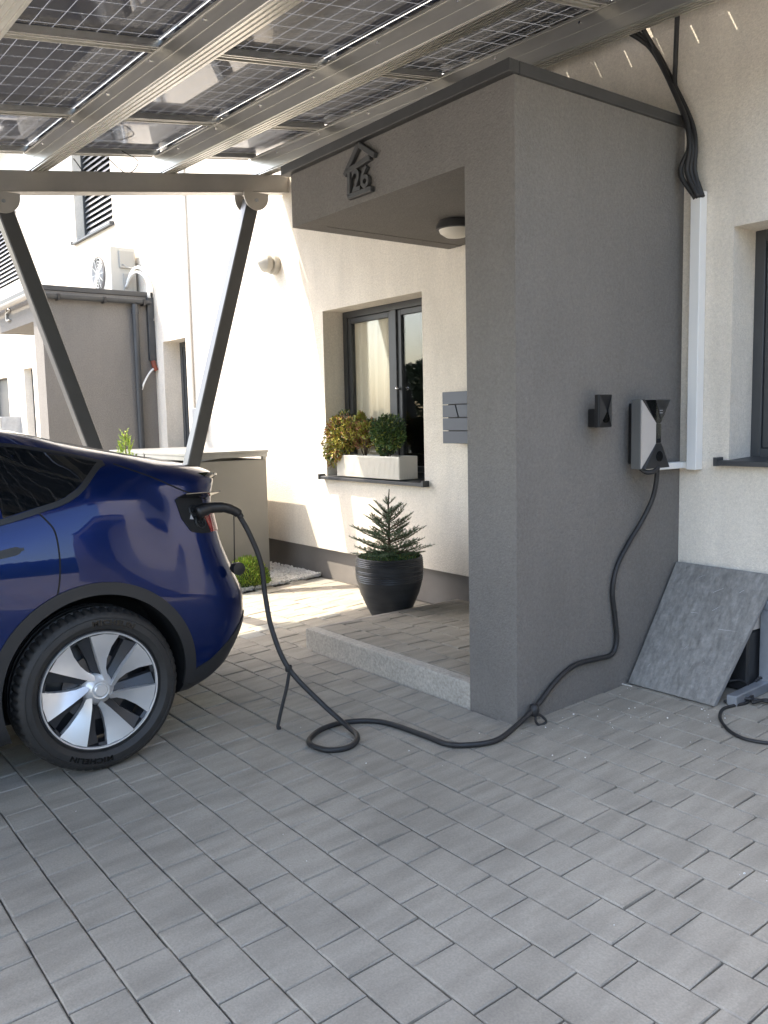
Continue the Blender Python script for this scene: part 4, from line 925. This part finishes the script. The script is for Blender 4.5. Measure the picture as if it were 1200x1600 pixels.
# floor
vs = [(c_[0].x, c_[0].y, c_[0].z) for c_ in grid]+[(-c_[0].x, c_[0].y, c_[0].z) for c_ in grid]
bmv.add(vs, [(i, i+1, i+1+NC, i+NC) for i in range(NC-1)], 2)
me = bpy.data.meshes.new('body'); me.from_pydata(bmv.v, [], bmv.f); me.polygons.foreach_set('material_index', bmv.m)
for m_ in ('paint', 'gloss_black', 'cladding'): me.materials.append(M[m_])
b = bmesh.new(); b.from_mesh(me); bmesh.ops.remove_doubles(b, verts=b.verts, dist=.0008); bmesh.ops.recalc_face_normals(b, faces=b.faces); bmesh.ops.dissolve_degenerate(b, edges=b.edges, dist=.0005)
b.to_mesh(me); b.free(); me.polygons.foreach_set('use_smooth', [True]*len(me.polygons))
body = bpy.data.objects.new('body', me); COL.objects.link(body)
bv = MB()
dg = bpy.context.evaluated_depsgraph_get()
tmp = bmesh.new(); tmp.from_mesh(me); BVH = BVHTree.FromBMesh(tmp); tmp.free()
def surf(u_, v_, off=0.0, sgn=1):
    h_ = BVH.ray_cast(Vector((sgn*3, u_, v_)), Vector((-sgn, 0, 0)))
    if h_[0] is None: return None
    n_ = h_[1]; n_ = n_ if n_.x*sgn > 0 else -n_
    return h_[0]+n_*off
# wheel arches cut out
cut = MB(); RA = .405
for wy, dz in ((.018, 0), (-2.89, 0)):
    prof = [(wy+RA*math.cos(t), .372+RA*math.sin(t)) for t in np.linspace(-.35, math.pi+.35, 49)]
    prof = [(wy+RA*.94, .0)]+prof+[(wy-RA*.94, .0)]
    for sg in (1, -1):
        cut.prism(prof, lambda a_, b_, t: (t, a_, b_), sg*.64, sg*1.2)
cm = cut.mesh('cutter', 'undertray'); co = bpy.data.objects.new('cutter', cm); COL.objects.link(co)
md = body.modifiers.new('arch', 'BOOLEAN'); md.object = co; md.operation = 'DIFFERENCE'; md.solver = 'EXACT'; md.use_self = False
try: md.material_mode = 'TRANSFER'
except Exception: pass
bpy.context.view_layer.update(); dg = bpy.context.evaluated_depsgraph_get()
nm_ = bpy.data.meshes.new_from_object(body.evaluated_get(dg)); nm_.name = 'body'
body.modifiers.clear(); body.data = nm_; bpy.data.objects.remove(co)
body.parent = car
for pl in nm_.polygons: pl.use_smooth = True
nm_.set_sharp_from_angle(angle=rad(38))
# patches laid on the body surface
def patch(name, matn, lo, hi, n=24, m_=8, off=.004, thick=.004, parent=None, sgn=1, smooth=True):
    """lo/hi: polylines (u,v) with the same parameter; builds a closed thin shell on the flank"""
    def samp(pl, t):
        L_ = [0]; 
        for a_, b_ in zip(pl, pl[1:]): L_.append(L_[-1]+math.dist(a_, b_))
        d_ = t*L_[-1]; i = max(k for k in range(len(L_)-1) if L_[k] <= d_+1e-9); f = (d_-L_[i])/max(1e-9, L_[i+1]-L_[i])
        return (pl[i][0]+(pl[i+1][0]-pl[i][0])*f, pl[i][1]+(pl[i+1][1]-pl[i][1])*f)
    q = MB(); outer = []; inner = []
    for i in range(n+1):
        a_, b_ = samp(lo, i/n), samp(hi, i/n)
        for j in range(m_+1):
            t = j/m_; u_, v_ = a_[0]+(b_[0]-a_[0])*t, a_[1]+(b_[1]-a_[1])*t
            p = surf(u_, v_, off, sgn); pi_ = surf(u_, v_, off-thick, sgn)
            if p is None: p = Vector((sgn*.3, u_, v_)); pi_ = p
            outer.append(p); inner.append(pi_)
    w_ = m_+1; N = len(outer); fs = []
    for i in range(n):
        for j in range(m_):
            a_ = i*w_+j; fs.append((a_, a_+w_, a_+w_+1, a_+1)); fs.append((a_+N, a_+1+N, a_+w_+1+N, a_+w_+N))
    for i in range(n):
        for j in (0, m_): a_ = i*w_+j; fs.append((a_, a_+w_, a_+w_+N, a_+N))
    for j in range(m_):
        for i in (0, n): a_ = i*w_+j; fs.append((a_, a_+1, a_+1+N, a_+N))
    q.add(outer+inner, fs)
    return q.build(name, matn, parent or car, smooth=45 if smooth else False, local=True)
def band(pts, wid):
    """offset polyline on both sides"""
    lo, hi = [], []
    P = [Vector(p) for p in pts]
    for i, p in enumerate(P):
        t = (P[min(i+1, len(P)-1)]-P[max(i-1, 0)]).normalized(); n_ = Vector((-t.y, t.x)); w_ = wid[i] if isinstance(wid, list) else wid
        lo.append(tuple(p-n_*w_/2)); hi.append(tuple(p+n_*w_/2))
    return lo, hi
def c2(pts, n=6): return [(p.x, p.y) for p in crom([(a_, b_, 0) for a_, b_ in pts], n)]
for sg in (1, -1):
    # rear quarter window and door windows
    lo = c2([(-.278, 1.132), (-.20, 1.148), (-.12, 1.163), (-.04, 1.180), (.03, 1.213), (.085, 1.255), (.135, 1.292), (.168, 1.309)])
    hi = c2([(-.292, 1.422), (-.22, 1.413), (-.15, 1.400), (-.07, 1.380), (.0, 1.360), (.07, 1.340), (.13, 1.322), (.172, 1.311)])
    patch('quarter_window', 'car_glass', lo, hi, 11, 4, .003, .004, sgn=sg)
    lo = c2([(-1.16, 1.075), (-.8, 1.085), (-.5, 1.105), (-.300, 1.128)]); hi = c2([(-1.13, 1.415), (-.8, 1.447), (-.5, 1.440), (-.312, 1.424)])
    patch('rear_door_window', 'car_glass', lo, hi, 8, 4, .002, .004, sgn=sg)
    lo = c2([(-1.95, 1.055), (-1.6, 1.058), (-1.20, 1.073)]); hi = c2([(-1.86, 1.10), (-1.55, 1.27), (-1.19, 1.405)])
    patch('front_door_window', 'car_glass', lo, hi, 16, 8, .002, .004, sgn=sg)
    # dark window surround
    s_ = c2([(-1.95, 1.048), (-1.2, 1.064), (-.5, 1.094), (-.278, 1.119), (-.12, 1.150), (-.03, 1.170), (.045, 1.207), (.10, 1.252), (.155, 1.294), (.195, 1.308)])
    lo, hi = band(s_, .022); patch('window_trim', 'cladding', lo, hi, 70, 2, .005, .006, sgn=sg)
    s_ = c2([(-1.5, 1.30), (-1.13, 1.427), (-.8, 1.458), (-.5, 1.450), (-.292, 1.432), (-.15, 1.408), (0, 1.370), (.13, 1.330), (.195, 1.309)])
    lo, hi = band(s_, .012); patch('window_trim', 'cladding', lo, hi, 60, 2, .005, .006, sgn=sg)
    lo, hi = band([(-.296, 1.125), (-.302, 1.428)], .012); patch('window_divider', 'cladding', lo, hi, 10, 1, .0045, .004, sgn=sg)
    # door shut lines
    for s_ in (c2([(-.150, 1.150), (-.118, 1.105), (-.093, 1.055), (-.092, .95), (-.108, .84), (-.135, .756)]), c2([(-1.17, 1.06), (-1.20, .8), (-1.20, .5), (-1.17, .27)]), c2([(-2.15, 1.02), (-2.25, .8), (-2.2, .5), (-2.1, .27)]), c2([(.24, 1.300), (.40, 1.222), (.52, 1.155), (.60, 1.120), (.66, 1.09)])):
        lo, hi = band(s_, .0065); patch('shut_line', 'undertray', lo, hi, 30, 1, .0012, .002, sgn=sg)
    # handles
    for u0 in (-.225, -1.30):
        s_ = c2([(u0-.20, .985), (u0-.15, .990), (u0-.05, .999), (u0+.0, 1.005)]); lo, hi = band(s_, [.020]*8+[.032]*8+[.012]*3); patch('door_handle', 'cladding', lo, hi, 18, 3, .006, .006, sgn=sg)
    # arch claddings
    for wy in (.018, -2.89):
        pts = [(wy+(RA+.018)*math.cos(t), .372+(RA+.018)*math.sin(t)) for t in np.linspace(-.24 if wy > -1 else -.42, math.pi+.42, 60)]
        lo, hi = band(pts, .052); patch('wheel_arch_trim', 'cladding', lo, hi, 72, 3, .008, .012, sgn=sg)
        q = MB(); pr = [(wy+(RA-.003)*math.cos(t), .372+(RA-.003)*math.sin(t)) for t in np.linspace(-.22, math.pi+.3, 41)]
        vs = [(sg*.64, a_, b_) for a_, b_ in pr]+[(sg*.92, a_, b_) for a_, b_ in pr]
        q.add(vs, [(i, i+1, i+42, i+41) for i in range(40)]); q.add([(sg*.641, a_, b_) for a_, b_ in pr], [tuple(range(41))]); q.build('wheel_liner', 'undertray', car, smooth=40, local=True)
    # tail lamp
    lo = [(.635, .945), (.70, .940), (.76, .935), (.785, .93)]; hi = [(.600, 1.045), (.70, 1.035), (.76, 1.025), (.785, 1.02)]
    patch('tail_light', 'tail_red', lo, hi, 14, 5, .006, .006, sgn=sg)
    # bumper lower black corner
    lo = c2([(.44, .262), (.52, .268), (.60, .30), (.70, .345), (.76, .38)]); hi = c2([(.47, .335), (.55, .365), (.64, .42), (.72, .475), (.80, .525)])
    patch('bumper_valance', 'cladding', lo, hi, 16, 4, .005, .006, sgn=sg)
    # head lamp
    patch('headlight', 'head_glass', [(-3.70, .64), (-3.5, .68), (-3.25, .74)], [(-3.62, .70), (-3.45, .76), (-3.2, .80)], 10, 4, .004, .006, sgn=sg)
    # mirror
    q = MB(); q.lathe([(0, -.10), (.05, -.09), (.075, -.03), (.07, .04), (0, .06)], 16, (sg*1.02, -1.83, 1.10), 'x'); q.bar((sg*.90, -1.80, 1.05), (sg*1.0, -1.82, 1.08), .05, .04); q.build('door_mirror', 'paint', car, smooth=60, local=True)
# open charge port at the left tail lamp
lo = [(.487, 1.03), (.520, .965), (.57, .950), (.626, .943)]; hi = [(.478, 1.115), (.52, 1.125), (.57, 1.118), (.622, 1.100)]
port = patch('charge_port', 'undertray', lo, hi, 14, 8, .003, .003)
for u_, v_, r_ in ((.578, 1.00, .030), (.560, 1.055, .026)):
    c_ = surf(u_, v_, .006); q = MB(); n_ = (surf(u_, v_, .02)-surf(u_, v_, 0)).normalized(); a_ = n_.orthogonal().normalized(); b_ = n_.cross(a_)
    pts = [(c_+(a_*math.cos(t)+b_*math.sin(t))*r_) for t in np.linspace(0, 2*math.pi, 24, endpoint=False)]
    for k in range(24): q.tube([pts[k], pts[(k+1) % 24]], .0035, 5)
    for (dx, dy) in ((.35, .3), (-.35, .3), (0, -.2), (.5, -.3), (-.5, -.3)): q.tube([c_+(a_*dx+b_*dy)*r_, c_+(a_*dx+b_*dy)*r_+n_*.006], .004, 6)
    q.build('socket', 'charger_dark', port, local=True, smooth=40)
p_ = surf(.525, 1.02, .006); q = MB(); q.add([p_, p_+Vector((0, .02, -.004)), p_+Vector((0, .008, .022))], [(0, 1, 2)]); q.build('warning_label', 'mark', port, local=True)
a_, b_ = surf(.49, 1.125, .004), surf(.64, 1.105, .004)
q = MB(); o1 = Vector((.085, .045, .030)); vs = [a_, b_, b_+o1, a_+o1*.55]; n_ = (b_-a_).cross(o1).normalized()*.006
q.add(vs+[p+n_ for p in vs], [(0, 1, 2, 3), (7, 6, 5, 4), (0, 4, 5, 1), (1, 5, 6, 2), (2, 6, 7, 3), (3, 7, 4, 0)]); q.build('port_flap', 'gloss_black', car, local=True, bevel=.0015)
# number plate recess, rear lamp bar and spoiler lip
q = MB()
for sg in (1, -1): pass
sp_pts = [column('r', t)[7] for t in TH_[3:]]; sp_pts = [Vector(p) for p in sp_pts]
rim = sp_pts+[Vector((-p.x, p.y, p.z)) for p in sp_pts[::-1][1:]]
vs = []; 
for p in rim:
    d_ = Vector((p.x*.25, 1, 0)).normalized(); vs += [p-d_*.05+Vector((0, 0, .012)), p+d_*.022+Vector((0, 0, .016)), p+d_*.022+Vector((0, 0, .006)), p-d_*.03+Vector((0, 0, -.03))]
n_ = len(rim); fs = [(i*4+j, (i+1)*4+j, (i+1)*4+(j+1) % 4, i*4+(j+1) % 4) for i in range(n_-1) for j in range(4)]+[(0, 1, 2, 3), ((n_-1)*4+3, (n_-1)*4+2, (n_-1)*4+1, (n_-1)*4)]
q.add(vs, fs); q.build('spoiler', 'gloss_black', car, smooth=40, local=True)
q = MB(); q.box(-.26, .26, .832, .848, .70, .81); q.build('number_plate', 'planter', car, local=True)
for o_ in car.children: o_.location = o_.location+Vector((0, -.025, .012))
# wheels
def wheel_meshes():
    R_o, Wd = .357, .235
    prof = [(.262, -Wd*.36), (.270, -Wd*.44), (.292, -Wd*.5), (.322, -Wd*.495), (.341, -Wd*.44), (.351, -Wd*.36), (.3565, -Wd*.22), (.357, -Wd*.2), (.357, -Wd*.19), (.349, -Wd*.185), (.349, -Wd*.155), (.357, -Wd*.15), (.357, -.006), (.349, -.004), (.349, .004), (.357, .006), (.357, Wd*.15), (.349, Wd*.155), (.349, Wd*.185), (.357, Wd*.19), (.357, Wd*.2), (.3565, Wd*.22), (.351, Wd*.36), (.341, Wd*.44), (.322, Wd*.495), (.292, Wd*.5), (.270, Wd*.44), (.262, Wd*.36)]
    N = 240
    def rf(j, k, r):
        if r > .3495 and (j in (5, 6, 7, 20, 21, 22)) and k % 4 == 0: return r-.009
        return r
    t = MB(); t.lathe(prof, N, axis='x', rf=rf)
    t.lathe([(.318, Wd*.4965), (.3195, Wd*.508), (.321, Wd*.4955)], 96, axis='x')
    tm = t.mesh('tyre', 'tyre', smooth=32)
    r = MB(); r.lathe([(.262, -.06), (.250, -.05), (.242, .0), (.240, .06), (.245, .088), (.262, .092)], 72, axis='x', mi=0)   # barrel
    r.lathe([(.0, .012), (.10, .010), (.242, -.03)], 48, axis='x', mi=0)
    rm = r.mesh('rim', 'wheel_dark', smooth=35)
    ring = MB(); ring.lathe([(.2465, .090), (.249, .099), (.254, .100), (.256, .092)], 96, axis='x'); rg = ring.mesh('rim_ring', 'silver', smooth=50)
    bd = MB(); bd.lathe([(0, .02), (.145, .02), (.145, .03), (.06, .034), (0, .034)], 48, axis='x'); bdm = bd.mesh('brake_disc', 'brake', smooth=30)
    S = .25/395
    def P(px, py, x): return (x, px*S, py*S)
    bl = MB(); dk = MB()
    for k in range(7):
        a_ = -k*2*math.pi/7; ca, sa = math.cos(a_), math.sin(a_)
        def rot(p): return (p[0], p[1]*ca-p[2]*sa, p[1]*sa+p[2]*ca)
        ridge = [P(36, 66, .088), P(16, 130, .092), P(2, 200, .096), P(-16, 290, .099), P(-34, 386, .101)]
        mid = [P(52, 72, .082), P(38, 130, .079), P(38, 200, .078), P(48, 290, .085), P(62, 384, .096)]
        edge = [P(66, 84, .074), P(64, 135, .066), P(78, 196, .064), P(114, 278, .074), P(164, 354, .093)]
        low = [(p[0]-.03, p[1], p[2]) for p in edge]; lowr = [(p[0]-.05, p[1]-.002, p[2]) for p in ridge]
        rows_ = [lowr, ridge, mid, edge, low]; vs = [rot(p) for rw in rows_ for p in rw]
        bl.add(vs, [(i*5+j, (i+1)*5+j, (i+1)*5+j+1, i*5+j+1) for i in range(4) for j in range(4)])
        v1 = [P(32, 70, .070), P(12, 132, .066), P(-2, 200, .066), P(-20, 290, .074), P(-38, 384, .088)]
        v2 = [P(-8, 84, .055), P(-34, 132, .050), P(-50, 200, .050), P(-84, 285, .058), P(-116, 352, .076)]
        v3 = [(p[0]-.03, p[1]-.003, p[2]) for p in v2]
        dk.add([rot(p) for rw in (v1, v2, v3) for p in rw], [(i*5+j, (i+1)*5+j, (i+1)*5+j+1, i*5+j+1) for i in range(2) for j in range(4)])
        o1 = [P(-116, 352, .080), P(-150, 350, .078), P(-165, 345, .078)]
        # rim-side rung between the vane and the next blade
        dk.add([rot(P(-112, 352, .082)), rot(P(-175, 326, .082)), rot(P(-200, 335, .092)), rot(P(-128, 368, .092))], [(0, 1, 2, 3)])
    blm = bl.mesh('blade_set', 'silver', smooth=28); dkm = dk.mesh('vane_set', 'wheel_dark', smooth=28)
    hb = MB(); hb.lathe([(0, .100), (.024, .100), (.030, .094), (.031, .090), (.038, .092), (.042, .086), (.058, .078), (.072, .055), (.074, .03)], 56, axis='x'); hm = hb.mesh('hub_cap', 'silver', smooth=40)
    return tm, rm, rg, bdm, blm, dkm, hm
WM = wheel_meshes()
def tyre_text(word, a0, r0, size, xo, parent, spread=1.0):
    cu = bpy.data.curves.new('lettering', 'FONT'); cu.body = word; cu.size = size; cu.extrude = .0009; cu.offset = .0012; cu.space_character = 1.12; cu.resolution_u = 3
    o = bpy.data.objects.new('lettering', cu); COL.objects.link(o); bpy.context.view_layer.update()
    me = bpy.data.meshes.new_from_object(o); bpy.data.objects.remove(o)
    for v_ in me.vertices:
        x, y, z = v_.co; r = r0+y; a_ = a0-(x*1.25)/r0
        v_.co = (xo+z-max(0, r-.308)*.12, r*math.cos(a_), r*math.sin(a_))
    me.materials.clear(); me.materials.append(M['tyre_text'])
    o = bpy.data.objects.new('lettering', me); COL.objects.link(o); o.parent = parent; return o
first = True
for (wx, wy, sg) in ((.835, 0, 1), (.835, -2.89, 1), (-.835, 0, -1), (-.835, -2.89, -1)):
    names = ['tyre', 'rim', 'rim_ring', 'brake_disc', 'blade_set', 'vane_set', 'hub_cap']
    wh = bpy.data.objects.new('wheel', WM[0]); COL.objects.link(wh); wh.parent = car; wh.location = (wx, wy, .357)
    if sg < 0: wh.rotation_euler = (0, 0, math.pi)
    for nme, mm in zip(names[1:], WM[1:]):
        o = bpy.data.objects.new(nme, mm); COL.objects.link(o); o.parent = wh
    if first:
        tyre_text('MICHELIN', rad(93), .290, .030, .1192, wh); tyre_text('MICHELIN', rad(273), .290, .030, .1192, wh); first = False
# ------------------------------------------------------------------ the other side of the street, seen only in reflections
def far_tree(x, y, h_, r, seed, lab):
    random.seed(seed); t = thing('tree', (x, y, -.33), lab, 'tree', 'trees across the street')
    q = MB(); q.tube([(x, y, -.33), (x+.1, y, h_*.35), (x, y+.1, h_*.7)], [.18, .13, .05], 8); q.build('trunk', 'bark', t, smooth=True)
    q = MB(); bush(q, (x, y, h_*.62), r, r, h_*.38, 5200, .34, .13, 1, [1], 0, seed, .2, 14); q.build('crown', ['far_leaf'], t)
for i, (x, y, h_, r, lab) in enumerate(((-40, -27, 5.5, 3.0, 'dark broad tree across the street, mirrored in the window panes'), (-34, -30, 4.6, 2.8, 'lower round tree across the street beside the broad one'), (-26, -31, 5.6, 3.0, 'tall tree across the street opposite the car'), (9, -14, 6.5, 2.4, 'leafy tree across the street on the far right'))): far_tree(x, y, h_, r, 40+i, lab)
hd = thing('hedge', (8.5, -5, -.3), 'tall dark clipped hedge added out of view on the right, darkening the car reflections', 'hedge')  # unseen hedge added to give the car something dark to reflect
q = MB(); random.seed(77)
q.box(8.3, 9.3, -14, 14, -.35, 3.0)
q.build('core', 'far_leaf', hd)
q = MB()
for i in range(15000): leaf_quad(q, Vector((8.3-random.random()*.12, random.uniform(-14, 14), random.uniform(-.3, 3.05))), Vector((-1, random.gauss(0, .6), .6+random.gauss(0, .4))), .16, .04, random.choice((0, 1)))
tag(q.build('foliage', ['far_leaf', 'l_green'], hd), kind='stuff')
bpy.context.view_layer.update()
